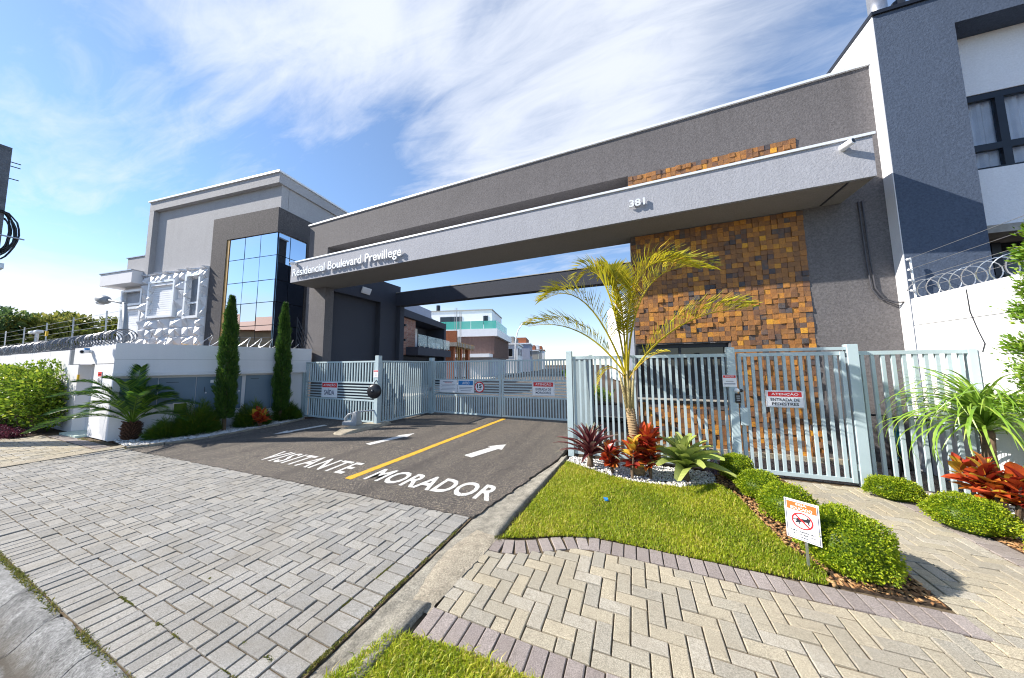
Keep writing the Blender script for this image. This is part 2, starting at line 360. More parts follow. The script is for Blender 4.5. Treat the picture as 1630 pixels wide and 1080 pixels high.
def thing(name, loc, label, cat, group=None):
    o = bpy.data.objects.new(name, None); COL.objects.link(o); o.location = loc; o.empty_display_size = .2
    ORG[o] = Vector(loc); return tag(o, label, cat, group)
def tag(o, label=None, cat=None, group=None, kind=None):
    if label: o['label'] = label
    if cat: o['category'] = cat
    if group: o['group'] = group
    if kind: o['kind'] = kind
    return o
def struct(o, label=None):
    o['kind'] = 'structure'
    if label: o['label'] = label
    return o
def inst(name, me, parent, loc, rot=(0, 0, 0), sc=(1, 1, 1), M=None):
    o = bpy.data.objects.new(name, me); COL.objects.link(o); o.parent = parent
    if M is None:
        o.location = Vector(loc)-ORG[parent]; o.rotation_euler = rot; o.scale = sc
    else:
        o.matrix_local = Matrix.Translation(-ORG[parent]) @ M
    ORG[o] = ORG[parent]
    return o
def boxpart(name, mats, parent, *a, bevel=0):
    return MB().box(*a).build(name, mats, parent, bevel=bevel)
def npmesh(name, V, F, mat, tints, parent=None, off=None, smooth=False):
    """V (n,3), F (m,k) arrays -> object"""
    V = np.asarray(V, float); F = np.asarray(F, int); k = F.shape[1]
    off = Vector(ORG[parent]) if parent is not None else (Vector(off) if off is not None else Vector((*V.mean(0)[:2], V[:, 2].min())))
    me = bpy.data.meshes.new(name); me.vertices.add(len(V)); me.vertices.foreach_set('co', (V-np.array(off)).ravel())
    me.loops.add(F.size); me.loops.foreach_set('vertex_index', F.ravel())
    me.polygons.add(len(F)); me.polygons.foreach_set('loop_start', np.arange(len(F))*k); me.polygons.foreach_set('loop_total', np.full(len(F), k))
    me.materials.append(MAT[mat]); a = me.attributes.new('tint', 'FLOAT', 'FACE'); a.data.foreach_set('value', np.asarray(tints, float))
    if smooth: me.polygons.foreach_set('use_smooth', np.ones(len(F), bool))
    me.update(); me.validate()
    o = bpy.data.objects.new(name, me); COL.objects.link(o)
    if parent is not None: o.parent = parent
    else: o.location = off
    ORG[o] = off; return o
def leaves(P, N, L, Wd, rs, fold=.25):
    """leaf quads (two faces folded on the midrib) at P growing along N; returns V,F"""
    n = len(P); N = N/np.linalg.norm(N, axis=1, keepdims=True)
    A = np.cross(N, rs.normal(size=(n, 3))); A /= np.linalg.norm(A, axis=1, keepdims=True); B = np.cross(N, A)
    L = L[:, None]; Wd = Wd[:, None]
    v0 = P; v1 = P+N*L*.5+A*Wd*.5+B*Wd*fold; v2 = P+N*L; v3 = P+N*L*.5-A*Wd*.5+B*Wd*fold
    V = np.stack([v0, v1, v2, v3], 1).reshape(-1, 3); i = np.arange(n)*4
    F = np.concatenate([np.stack([i, i+1, i+2], 1), np.stack([i, i+2, i+3], 1)])
    return V, F
def text(s, org, ax, az, w, h, mat, parent, name='lettering', depth=.001, bold=.012, gap=.002, sp=1.0):
    """word fitted into the rectangle org + ax*[0,w] + az*[0,h]"""
    cu = bpy.data.curves.new('t', 'FONT'); cu.body = s; cu.offset = bold; cu.extrude = .05; cu.align_x = 'LEFT'; cu.space_character = sp; cu.resolution_u = 3
    ob = bpy.data.objects.new('t', cu); COL.objects.link(ob); bpy.context.view_layer.update()
    me = bpy.data.meshes.new_from_object(ob.evaluated_get(bpy.context.evaluated_depsgraph_get()))
    bpy.data.objects.remove(ob); bpy.data.curves.remove(cu)
    n = len(me.vertices); co = np.empty(n*3); me.vertices.foreach_get('co', co); co = co.reshape(-1, 3)
    lo, hi = co.min(0), co.max(0); u = (co-lo)/np.maximum(hi-lo, 1e-6)
    ax = np.array(Vector(ax).normalized()); az = np.array(Vector(az).normalized()); an = np.cross(ax, az)
    off = ORG[parent] if parent is not None else Vector(org)
    P = np.array(org)+u[:, :1]*w*ax+u[:, 1:2]*h*az+(gap+u[:, 2:]*depth)*an-np.array(off)
    me.vertices.foreach_set('co', P.ravel()); me.materials.clear(); me.materials.append(MAT[mat]); me.name = name
    a = me.attributes.new('tint', 'FLOAT', 'FACE'); me.update()
    o = bpy.data.objects.new(name, me); COL.objects.link(o)
    if parent is not None: o.parent = parent
    else: o.location = off
    ORG[o] = Vector(off); return o
def split_letters(ob, parent):
    """one object per letter of a word mesh"""
    me = ob.data; n = len(me.vertices); par = list(range(n))
    def find(a):
        while par[a] != a: par[a] = par[par[a]]; a = par[a]
        return a
    for e in me.edges:
        a, b_ = find(e.vertices[0]), find(e.vertices[1]); par[a] = b_
    co = [v_.co.copy() for v_ in me.vertices]; far_ = max(range(n), key=lambda i: (co[i]-co[0]).length)
    ax = (co[far_]-co[0]); ax.z = 0; ax.normalize()
    if ax.x < 0: ax = -ax
    comps = {}
    for p in me.polygons: comps.setdefault(find(p.vertices[0]), []).append(p)
    items = []
    for c_, ps in comps.items():
        xs = [co[i].dot(ax) for p in ps for i in p.vertices]; items.append([min(xs), max(xs), ps])
    items.sort(key=lambda q: q[0]); out = []
    for it in items:
        if out and it[0] < out[-1][1]-.4*min(it[1]-it[0], out[-1][1]-out[-1][0]) and min(it[1]-it[0], out[-1][1]-out[-1][0]) < .7*max(it[1]-it[0], out[-1][1]-out[-1][0])+1e-9: out[-1][1] = max(out[-1][1], it[1]); out[-1][2] += it[2]
        else: out.append(it)
    for _, _, ps in out:
        ids = {}; vs = []; fs = []
        for p in ps:
            f_ = []
            for i in p.vertices:
                if i not in ids: ids[i] = len(vs); vs.append(co[i])
                f_.append(ids[i])
            fs.append(f_)
        m2 = bpy.data.meshes.new('letter'); m2.from_pydata([tuple(v_) for v_ in vs], [], fs)
        for m_ in me.materials: m2.materials.append(m_)
        o2 = bpy.data.objects.new('letter', m2); COL.objects.link(o2); o2.parent = parent; o2.location = ob.location-(ORG[parent] if ob.parent is None else Vector((0, 0, 0)))
        ORG[o2] = ORG[parent]
    bpy.data.objects.remove(ob)
def frame(o, ang):
    return Matrix.Translation(Vector(o)) @ Matrix.Rotation(R_(ang), 4, 'Z')

# ------------------------------------------------------------------ ground, street, kerbs
_g = MB(); _g.box(-500, 500, .1, 700, -.5, -.14); _g.box(-500, 500, -300, .1, -.5, -.1401)
struct(_g.build('ground', 'soil'))
struct(MB().box(-300, 300, -9, .2, -.2, -.125).build('street', 'asphalt'))
# far pavement and verge across the street
struct(MB().box(-300, 300, -12, -9, -.2, 0.0).build('pavement', 'cap_concrete'))

kprof = [(.765, -.004), (.745, -.001), (.70, -.010), (.655, -.040), (.62, -.075), (.585, -.100), (.52, -.108), (.36, -.104), (.10, -.112), (.10, -.2), (.765, -.2)]
k = struct(MB().box(-.001, .001, .2, .201, -.3, -.299).build('kerb', 'gutter_concrete'), 'sloping grey concrete kerb and gutter along the street')
ORG[k] = Vector((0, 0, 0)); k.location = (0, 0, 0); k.data.clear_geometry()
def kerb_stone(x0, x1):
    b_ = MB(); n = len(kprof); xs = [x0+.004]+list(np.linspace(x0+.03, x1-.03, 5))+[x1-.004]
    vs = []
    for i, x in enumerate(xs):
        for (y, z) in kprof:
            e = (0 if z < -.15 else rng.normal()*.0025) - (.004 if i in (0, len(xs)-1) else 0)
            vs.append((x, y+e, z+e))
    fs = [(i*n+j, (i+1)*n+j, (i+1)*n+(j+1) % n, i*n+(j+1) % n) for i in range(len(xs)-1) for j in range(n)]
    fs += [tuple(range(n)), tuple(range((len(xs)-1)*n+n-1, (len(xs)-1)*n-1, -1))]
    b_.add(vs, fs); return b_
x = -30.0
while x < 8:
    w = .62 if -7 < x < 0 else 1.0
    kerb_stone(x, x+w).build('kerb_stone', 'gutter_concrete', k); x += w

# ------------------------------------------------------------------ pavers
def paver_mesh(name, lx, ly, mat, t, top=0.0, ch=.004):
    b_ = MB(); a, c_ = lx/2-.0042, ly/2-.0042
    j = lambda: rng.uniform(-.0022, .0022)
    lo = [(-a, -c_), (a, -c_), (a, c_), (-a, c_)]; hi = [(-a+ch+j(), -c_+ch+j()), (a-ch+j(), -c_+ch+j()), (a-ch+j(), c_-ch+j()), (-a+ch+j(), c_-ch+j())]
    vs = [(x, y, top-.045) for x, y in lo]+[(x, y, top-ch*.8) for x, y in lo]+[(x, y, top) for x, y in hi]
    fs = [(8, 9, 10, 11)]+[(4+i, 4+(i+1) % 4, 8+(i+1) % 4, 8+i) for i in range(4)]+[(i, (i+1) % 4, 4+(i+1) % 4, 4+i) for i in range(4)]
    b_.add(vs, fs, t); return b_
_pm = {}
def pmesh(lx, ly, mat, kvar):
    key = (round(lx, 2), round(ly, 2), mat, kvar)
    if key not in _pm:
        t = kvar/6+.04
        _pm[key] = paver_mesh('paver', key[0], key[1], mat, t).mesh('paver', mat)
    return _pm[key]
def herring(x0, x1, y0, y1, ok=None, u=.1, ox=0., oy=0.):
    out = []
    i0, i1 = int((x0-ox)/u)-3, int((x1-ox)/u)+3; j0, j1 = int((y0-oy)/u)-3, int((y1-oy)/u)+3
    for i in range(i0, i1):
        for j in range(j0, j1):
            cl = (i-j) % 4
            if cl == 0: r = (ox+i*u, ox+(i+2)*u, oy+j*u, oy+(j+1)*u)
            elif cl == 3: r = (ox+i*u, ox+(i+1)*u, oy+j*u, oy+(j+2)*u)
            else: continue
            lim = ok((r[0]+r[1])/2, (r[2]+r[3])/2) if ok else (x0, x1, y0, y1)
            if lim is None: continue
            a, b_, c_, d_ = max(r[0], lim[0]), min(r[1], lim[1]), max(r[2], lim[2]), min(r[3], lim[3])
            if b_-a > .03 and d_-c_ > .03: out.append((a, b_, c_, d_))
    return out
def lay(parent, bricks, mat, limit, sunk=()):
    """bricks (x0,x1,y0,y1[,ang]); the ones that show largest become single objects, the rest one field"""
    items = []
    for b_ in bricks:
        c_ = Vector(((b_[0]+b_[1])/2, (b_[2]+b_[3])/2, 0)); p = proj(c_)
        vis = in_frame(c_, 25); d = (c_-CAM)
        size = (b_[1]-b_[0])*(b_[3]-b_[2])*1.6/max(d.length, .3)**3 if vis else 0
        items.append((size, b_, c_, vis))
    items.sort(key=lambda q: -q[0]); rest = MB(); n = 0
    for size, b_, c_, vis in items:
        z = rng.normal()*.0024; ang = b_[4] if len(b_) > 4 else 0
        rx, ry = rng.normal()*.010, rng.normal()*.010
        if n < limit and size > 0:
            inst('paver', pmesh(b_[1]-b_[0], b_[3]-b_[2], mat, random.randrange(6)), parent, (c_.x, c_.y, z), (rx, ry, ang+rng.normal()*.004)); n += 1
        else:
            pb = paver_mesh('p', b_[1]-b_[0], b_[3]-b_[2], mat, rng.uniform(0, 1)); ca, sa = math.cos(ang), math.sin(ang)
            rest.add([(c_.x+x*ca-y*sa, c_.y+x*sa+y*ca, zz+z+x*rx*.5+y*ry*.5) for x, y, zz in pb.v], pb.f, pb.t[0])
    if rest.v:
        o = rest.build('paver_field', mat, parent); o['kind'] = 'stuff'
    return n

drive = struct(MB().box(-9.62, -1.645, .768, 3.2, -.10, -.011).build('driveway_paving', 'joint_sand'), 'grey herringbone block paving of the driveway apron')
gp = [(x, x+.1, .775, .973) for x in np.arange(-9.6, -1.7, .1)]
gp += herring(-9.6, -1.87, .972, 2.96, None, .1, .03, .072)
gp += [(-1.866, -1.666, y, y+.1) for y in np.arange(.972, 2.9, .1)]
gp = [(a, b_, c_, min(d_, 2.55+.034*((a+b_)/2+9.2)+.05)) for a, b_, c_, d_ in gp]; gp = [q for q in gp if q[3]-q[2] > .03]
lay(drive, gp, 'grey_paver', 300)

def dip(x):
    t = min(1, max(0, (-.36-x)/.84)); return -.34*t*t*(3-2*t)*.98
walk = struct(MB().box(-1.33, 6.5, 1.50, 2.95, -.10, -.011).box(-1.50, -1.331, 1.45, 2.95, -.10, -.0115).box(1.62, 2.93, 2.951, 6.35, -.10, -.0112).box(2.931, 3.85, 5.32, 6.35, -.1, -.0114).box(.06, 1.619, 5.32, 6.35, -.1, -.0113).build('walkway_paving', 'joint_sand'),
              'beige herringbone block paving of the footpath to the pedestrian gate')
WR = [(-1.30, 1.842, 1.722, 2.722), (1.838, 2.722, 1.722, 5.25), (2.718, 6.4, 1.722, 2.95)]
def in_walk(x, y): return any(a <= x <= b_ and c_ <= y <= d_+(dip(x) if k_ == 0 else 0) for k_, (a, b_, c_, d_) in enumerate(WR))
wp = []
for (a, b_, c_, d_) in herring(-1.35, 6.4, 1.72, 5.3, None, .1, .02, .022):
    if all(in_walk(x, y) for x in (a+.001, b_-.001) for y in (c_+.001, d_-.001)): wp.append((a, b_, c_, d_)); continue
    best = None
    for k_, (x0, x1, y0, y1) in enumerate(WR):
        if k_ == 0: y1 += dip((a+b_)/2)
        q = (max(a, x0), min(b_, x1), max(c_, y0), min(d_, y1)); ar = max(0, q[1]-q[0])*max(0, q[3]-q[2])
        if q[1]-q[0] > .022 and q[3]-q[2] > .022 and (best is None or ar > best[0]): best = (ar, q)
    if best: wp.append(best[1])
lay(walk, wp, 'beige_paver', 300)
pp = [(x, x+.1, 1.524, 1.72) for x in np.arange(-1.30, 6.3, .1)]
for x in np.arange(-1.24, 1.80, .1):
    d_ = dip(x+.05); ang = math.atan2(dip(x+.1)-dip(x), .1)
    pp.append((x, x+.1, 2.726+d_, 2.92+d_, ang))
pp += [(2.726, 2.922, y, y+.1) for y in np.arange(2.97, 5.2, .1)]
lay(walk, pp, 'purple_paver', 110)
yp = herring(.1, 3.84, 5.36, 6.33)
lay(walk, yp, 'purple_paver', 0)
# footpath on the far side of the driveway
lw = struct(MB().box(-40, -9.92, .768, 2.64, -.10, -.011).build('left_footpath', 'joint_sand'), 'beige block paving of the footpath left of the driveway')
lay(lw, [b_ for b_ in herring(-24, -9.95, 1.0, 2.3) ], 'beige_paver', 0)
lay(lw, [(x, x+.1, .775, .97) for x in np.arange(-24, -10, .1)]+[(x, x+.1, 2.32, 2.52) for x in np.arange(-13, -10.1, .1)], 'purple_paver', 0)
struct(MB().box(-9.918, -9.622, .77, 2.62, -.1, .006).build('flush_kerb', 'mortar'), 'flush cream concrete strip between the two pavings')

# ------------------------------------------------------------------ asphalt and its markings
def edge(x): return 2.55+.034*(x+9.2)
front = []
for x in np.arange(-9.36, -1.62, .035):
    front.append((x, edge(x)+rng.normal()*.006))
right = [(-1.60+.35*min(1, max(0, (y-2.9)/2.0))+rng.normal()*.012, y) for y in np.arange(2.86, 4.9, .05)]
left = [(-9.12, 7.9), (-9.12, 6.2), (-9.35, 5.9), (-9.08, 5.1), (-8.98, 3.6), (-9.12, 3.0)]
ap = MB(); poly = front+right+[(-1.24, 5.0), (-1.20, 9.4), (-9.12, 9.4)]+left
ap.prism(poly, -.06, .010); struct(ap.build('asphalt_driveway', 'asphalt'), 'dark asphalt driveway between apron and gates')
d_row = Vector((-.2538, .9673, 0)); n_row = Vector((.9673, .2538, 0))
p0 = Vector((-9.3, 9.38, 0)); p1 = Vector((.06, 9.38, 0))
q1 = p1+d_row*150+n_row*2; q0 = p0+d_row*150
struct(MB().prism([(p0.x, p0.y), (p1.x, p1.y), (q1.x, q1.y), (q0.x, q0.y)], -.1, -.002).build('inner_road', 'asphalt'), 'asphalt road of the estate behind the gates')

MK = 'markings painted on the asphalt'
def marking(name, poly, mat, label):
    return tag(MB().prism(poly, .0106, .0136).build(name, mat), label, 'road marking', MK)
def wobble(pts, amp=.004, step=.06):
    out = []
    for (a, b_) in zip(pts, pts[1:]+pts[:1]):
        a, b_ = np.array(a), np.array(b_); k_ = max(1, int(np.linalg.norm(b_-a)/step))
        out += [tuple(a+(b_-a)*i/k_+rng.normal(size=2)*amp) for i in range(k_)]
    return out
marking('lane_line', wobble([(-3.87, 3.06), (-3.74, 3.05), (-3.53, 8.02), (-3.66, 8.02)]), 'yellow_paint', 'long yellow painted line parting the visitor and resident lanes')
def arrow(x0, y0, x1, y1, sw, hw, hl, label):
    d = Vector((x1-x0, y1-y0)); L = d.length; d /= L; n = Vector((-d.y, d.x)); a = Vector((x0, y0)); h = a+d*(L-hl); tip = Vector((x1, y1))
    marking('road_arrow', wobble([tuple(v) for v in (a+n*sw/2, a-n*sw/2, h-n*sw/2, h-n*hw/2, tip, h+n*hw/2, h+n*sw/2)][::-1][::-1], .003), 'road_paint', label)
arrow(-7.80, 5.52, -7.95, 4.36, .15, .32, .34, 'white arrow pointing to the street in the exit lane')
arrow(-5.06, 4.50, -4.83, 5.60, .17, .34, .34, 'white arrow pointing inward in the visitor lane above VISITANTE')
arrow(-2.74, 4.55, -2.42, 5.48, .19, .37, .32, 'white arrow pointing inward in the resident lane above MORADOR')
o = text('VISITANTE', (-6.10, 3.11, .0106), (2.3, .05, 0), (-.12, 1, 0), 2.03, .47, 'road_paint', None, 'road_word', .003, .012, 0, 1.12); split_letters(o, thing('road_word', (-5, 3.3, .0106), 'white painted word VISITANTE across the middle lane', 'road marking', MK))
o = text('MORADOR', (-3.60, 3.13, .0106), (2, .045, 0), (-.03, 1, 0), 1.97, .43, 'road_paint', None, 'road_word', .003, .02, 0, 1.05); split_letters(o, thing('road_word', (-2.6, 3.3, .0106), 'white painted word MORADOR across the right lane', 'road marking', MK))

# concrete channel between driveway and lawn
kb = struct(MB().box(0, .001, 0, .001, -.3, -.299).build('channel_kerb', 'kerb_concrete'), 'worn concrete edging strip between driveway and lawn')
kb.data.clear_geometry(); kb.location = (0, 0, 0); ORG[kb] = Vector((0, 0, 0))
ys = np.arange(.75, 5.2, .045); prof_n = 9; V = []; ph = rng.uniform(0, 6, 12)
for y in ys:
    xr = -1.295+.125*min(1, max(0, (y-1.6)/1.1))+.06*min(1, max(0, (y-3)/1.9)); xl = min(-1.655+.42*min(1, max(0, (y-2.95)/1.95)), xr-.10)
    ramp_ = 1 if 1.72 < y < 2.62 else 0                        # mortared ramp where the footpath meets it
    hi = .002+(.010 if ramp_ else .030)
    for i in range(prof_n):
        s = i/(prof_n-1); x = xl+(xr-xl)*s
        step = 1/(1+math.exp(-(s-.55)*14)) if not ramp_ else s**.7*.6
        z = -.006+step*hi+rng.normal()*.0022
        if ramp_ and i == prof_n-2: z += rng.normal()*.004+.003
        if i == prof_n-1: x = V[-1][0]+.004; z = -.07
        if i == 0: z = -.03
        V.append((x+(rng.normal()*.004 if i == prof_n-2 else 0), y, z))
n = len(ys)
F = [(r*prof_n+c_, r*prof_n+c_+1, (r+1)*prof_n+c_+1, (r+1)*prof_n+c_) for r in range(n-1) for c_ in range(prof_n-1)]
npmesh('kerb_strip', V, F, 'kerb_concrete', np.full(len(F), .5), kb)
mm = [(x, y) for x, y in zip(-1.50+.05*np.sin(np.arange(1.66, 2.62, .04)*5), np.arange(1.66, 2.62, .04))]
V = []; F = []
for i, (x, y) in enumerate(mm):
    e = math.sin(math.pi*i/(len(mm)-1))**.6
    xr = -1.22-.08*(1-min(1, (y-1.6)/1.0))
    for j in range(6): V.append((x+(xr-x)*j/5+rng.normal()*.004, y, .001+.016*e*math.sin(math.pi*(.08+.86*j/5))+rng.normal()*.001))
F = [(i*6+j, i*6+j+1, i*6+j+7, i*6+j+6) for i in range(len(mm)-1) for j in range(5)]
npmesh('mortar_ramp', V, F, 'mortar', np.full(len(F), .5), kb)

# ------------------------------------------------------------------ lawn, beds
def inside(P, poly):
    x, y = P[:, 0], P[:, 1]; r = np.zeros(len(P), bool); n = len(poly); j = n-1
    for i in range(n):
        xi, yi = poly[i]; xj, yj = poly[j]
        c_ = ((yi > y) != (yj > y)) & (x < (xj-xi)*(y-yi)/(yj-yi+1e-12)+xi); r ^= c_; j = i
    return r
def scatter(poly, n, rs):
    xs = [p[0] for p in poly]; ys = [p[1] for p in poly]
    P = np.column_stack([rs.uniform(min(xs), max(xs), n), rs.uniform(min(ys), max(ys), n)]); return P[inside(P, poly)]
def grass(name, poly, n, z0, label, hmin=.010, hmax=.040, edge_long=True):
    P = scatter(poly, n, rng); m_ = len(P)
    patch = .5+.5*np.sin(P[:, 0]*5.1+1.3*np.sin(P[:, 1]*3.7))*np.sin(P[:, 1]*4.3+1.1*np.sin(P[:, 0]*6.1))
    a = rng.uniform(0, 2*np.pi, m_); L = rng.uniform(hmin, hmax, m_)*(.75+.5*patch); lg_ = rng.uniform(size=m_) < .05; L[lg_] *= 1.8; lean = rng.uniform(.2, 1.1, m_)
    d = np.column_stack([np.cos(a), np.sin(a), np.zeros(m_)]); s = np.column_stack([-np.sin(a), np.cos(a), np.zeros(m_)])
    w = rng.uniform(.0016, .0036, m_)[:, None]
    B = np.column_stack([P, np.full(m_, z0)]); up = np.array([0, 0, 1.])
    mid = B+d*(L*lean*.35)[:, None]+up*(L*.62)[:, None]; tip = B+d*(L*lean)[:, None]+up*(L*(.95-.3*lean))[:, None]
    V = np.stack([B-s*w, B+s*w, mid+s*w*.8, mid-s*w*.8, tip], 1).reshape(-1, 3); i = np.arange(m_)*5
    F = np.concatenate([np.stack([i, i+1, i+2], 1), np.stack([i, i+2, i+3], 1), np.stack([i+3, i+2, i+4], 1)])
    t = np.clip(rng.normal(.38, .25, m_)+.40*(patch-.5), 0, 1); p2 = np.sin(P[:, 0]*2.3+2*np.sin(P[:, 1]*1.9))*np.sin(P[:, 1]*2.9+P[:, 0]*1.3); t = np.clip(t+.22*p2, 0, 1); dry = rng.uniform(size=m_) < .14+.30*np.clip(p2, 0, 1); t[dry] = rng.uniform(.8, 1, dry.sum())
    o = npmesh(name, V, F, 'grass_blades', np.tile(t, 3)); return tag(o, label, 'grass', kind='stuff')
lawn_poly = [(-1.19, 2.60), (-.95, 2.70), (-.7, 2.83), (-.40, 2.925), (.3, 2.93), (1.22, 2.94), (1.30, 3.1), (1.16, 3.4), (1.13, 3.75), (1.10, 4.15), (1.05, 4.62), (.95, 4.72), (.5, 4.42), (-.1, 4.40), (-.62, 4.62), (-1.08, 4.92)]
lawn2 = [(-1.34, 1.50), (-1.02, 1.515), (3.2, 1.515), (3.2, .78), (-1.62, .78), (-1.58, 1.0)]
struct(MB().prism(lawn_poly, -.1, .004).build('lawn', 'soil'), 'sunlit lawn soil between driveway and footpath')
struct(MB().prism(lawn2[::-1], -.1, -.002).build('verge', 'soil'), 'grass verge soil beside the street kerb')
lawn_over = [(x, y-(.022 if y < 3 else 0)) for x, y in lawn_poly]
grass('lawn_grass', lawn_over, 130000, .004, 'short sunlit green grass of the lawn behind the purple paver row')
grass('verge_grass', [(-1.40, 1.46), (-1.02, 1.53), (.3, 1.53), (.3, .8), (-1.62, .8), (-1.56, 1.0)], 70000, -.002, 'short green grass of the street verge in the foreground')
# weeds in joints
wpoly = [(-8, .742), (-2.2, .742), (-2.2, .785), (-8, .785)]
def weeds(segs, label, name):
    Vs, Fs, T = [], [], []; b0 = 0
    for (xa, ya, xb, yb, n_, sp, h) in segs:
        cl = rng.uniform(0, 1, max(3, n_//60)); u_ = np.clip(rng.choice(cl, n_)+rng.normal(0, .016, n_), 0, 1)
        P = np.column_stack([xa+(xb-xa)*u_+rng.normal(0, sp, n_), ya+(yb-ya)*u_+rng.normal(0, sp, n_), np.full(n_, -.006)])
        N = np.column_stack([rng.normal(0, .8, n_), rng.normal(0, .8, n_), np.full(n_, 1.)])
        V, F = leaves(P, N, rng.uniform(.5, 1.2, n_)*h, rng.uniform(.004, .008, n_), rng); Vs.append(V); Fs.append(F+b0); b0 += len(V); T.append(np.tile(rng.uniform(0, 1, n_), 2))
    return tag(npmesh(name, np.concatenate(Vs), np.concatenate(Fs), 'weed_leaf', np.concatenate(T)), label, 'weeds', kind='stuff')
weeds([(-7.5, .757, -2.2, .757, 2600, .010, .022)], 'green weeds growing along the kerb joint', 'kerb_weeds')
weeds([(-1.655, .98, -1.655, 2.8, 1000, .007, .016), (-3.4, .97, -1.9, .97, 500, .004, .012), (-2.4, 1.1, -1.87, 1.1, 150, .004, .012), (-1.868, 1.0, -1.868, 2.4, 350, .004, .012), (-4.5, 1.6, -4.5, 1.9, 60, .004, .012), (-3.3, 1.3, -3.0, 1.3, 60, .004, .012)], 'green weeds sprouting in the driveway paver joints', 'joint_weeds')
weeds([(2.62, 5.33, 2.75, 5.30, 120, .02, .07), (-1.25, 2.56, -1.1, 2.66, 160, .02, .03), (-9.6, 2.66, -9.3, 2.56, 130, .03, .05), (-12, 2.5, -10.8, 2.55, 120, .02, .04)], 'small weeds at the foot of the gate post and paving edges', 'edge_weeds')
# pebble and chip beds
def bed(name, poly, mat, n, smin, smax, z0, label, base='soil', flat=.5):
    struct(MB().prism(poly, -.1, z0).build(name+'_bed', base), label+' base')
    P = scatter(poly, n, rng); m_ = len(P); s = rng.uniform(smin, smax, m_)
    oct_ = np.array([(1, 0, 0), (0, 1, 0), (-1, 0, 0), (0, -1, 0), (0, 0, 1), (0, 0, -.3)], float)
    sc = np.stack([s*rng.uniform(.6, 1.5, m_), s*rng.uniform(.6, 1.1, m_), s*flat*rng.uniform(.6, 1.2, m_)], 1)
    a = rng.uniform(0, 6.28, m_); ca, sa = np.cos(a)[:, None], np.sin(a)[:, None]
    q = oct_[None]*sc[:, None]; x = q[..., 0]*ca-q[..., 1]*sa; y = q[..., 0]*sa+q[..., 1]*ca
    tx, ty = rng.normal(0, .35, m_)[:, None], rng.normal(0, .35, m_)[:, None]
    V = np.stack([x+P[:, :1], y+P[:, 1:], q[..., 2]+x*tx+y*ty+z0+s[:, None]*.25], -1).reshape(-1, 3)
    tri = np.array([(0, 1, 4), (1, 2, 4), (2, 3, 4), (3, 0, 4), (1, 0, 5), (2, 1, 5), (3, 2, 5), (0, 3, 5)])
    F = (tri[None]+(np.arange(m_)*6)[:, None, None]).reshape(-1, 3)
    o = npmesh(name, V, F, mat, np.repeat(rng.uniform(0, 1, m_), 8)); return tag(o, label, 'gravel' if 'pebble' in mat else 'wood chips', kind='stuff')
bed('white_pebbles', [(-1.08, 4.93), (-.62, 4.63), (-.1, 4.41), (.5, 4.43), (.95, 4.73), (1.02, 5.2), (-1.05, 5.2)], 'pebble_white', 5200, .010, .022, .006, 'white pebbles under the bromeliads and palm')
bed('bark_chips', [(1.23, 2.945), (1.32, 3.1), (1.17, 3.4), (1.14, 3.75), (1.11, 4.15), (1.06, 4.63), (.96, 4.73), (1.03, 5.2), (1.83, 5.2), (1.83, 2.96)], 'wood_chip', 3800, .012, .026, .006, 'brown bark chips around the round box bushes', flat=.28)
bed('bark_chip_strip', [(2.935, 2.96), (3.12, 2.96), (3.16, 3.6), (3.10, 4.2), (3.0, 4.8), (2.96, 5.3), (2.935, 5.3)], 'wood_chip', 2600, .012, .026, .006, 'brown bark chips along the right edge of the footpath', flat=.28)
bed('bright_pebbles', [(3.125, 2.96), (3.84, 2.96), (3.84, 5.3), (2.965, 5.3), (3.005, 4.8), (3.105, 4.2), (3.165, 3.6)], 'pebble_white', 6500, .008, .018, .006, 'bright white pebbles under the croton by the white wall')
bed('left_pebbles', [(-10.60, 2.70), (-9.42, 2.58), (-9.13, 3.0), (-8.99, 3.6), (-9.09, 5.1), (-9.36, 5.9), (-9.75, 5.95)], 'pebble_white', 7000, .015, .035, .02, 'grey white pebbles of the planting strip beside the cabinets')
o = MB(); pts = [(-9.40, 2.56), (-9.12, 2.98), (-8.975, 3.6), (-9.075, 5.12), (-9.34, 5.9)]
for a, b_ in zip(pts, pts[1:]):
    a, b_ = Vector((*a, 0)), Vector((*b_, 0)); d = (b_-a).normalized(); n = Vector((-d.y, d.x, 0))*.035
    for i in range(int((b_-a).length/.3)+1):
        q0 = a+d*(i*.3+.005); q1 = a+d*min((b_-a).length, i*.3+.295)
        if (q1-q0).length < .02: continue
        o.prism([(q0-n).to_tuple()[:2], (q1-n).to_tuple()[:2], (q1+n).to_tuple()[:2], (q0+n).to_tuple()[:2]][::1], -.05, .045+rng.normal()*.004)
struct(o.build('bed_kerb', 'kerb_concrete'), 'low concrete kerb of the left planting strip')

# ------------------------------------------------------------------ entrance portal
por = thing('entrance_portal', (-3.2, 6.37, 0), 'charcoal gateway building with long grey beam and stone clad wall', 'gateway')
DS = 'charcoal_stucco'
boxpart('fascia', DS, por, -10.26, 3.828, 6.37, 7.1, 5.58, 6.5)
MB().box(-10.30, 3.826, 6.335, 7.14, 6.5, 6.545).build('coping', 'white_metal', por)
MB().box(-10.26, -9.3, 6.37, 6.66, 0, 5.58).build('pier', DS, por)
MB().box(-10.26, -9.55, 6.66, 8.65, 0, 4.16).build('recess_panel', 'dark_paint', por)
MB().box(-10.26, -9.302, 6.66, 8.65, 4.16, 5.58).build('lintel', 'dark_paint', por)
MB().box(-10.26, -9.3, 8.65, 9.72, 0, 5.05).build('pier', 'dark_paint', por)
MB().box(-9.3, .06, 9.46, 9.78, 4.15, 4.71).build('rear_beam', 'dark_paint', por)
MB().box(-9.3, .062, 9.44, 9.80, 4.712, 4.735).build('rear_coping', 'cap_concrete', por)
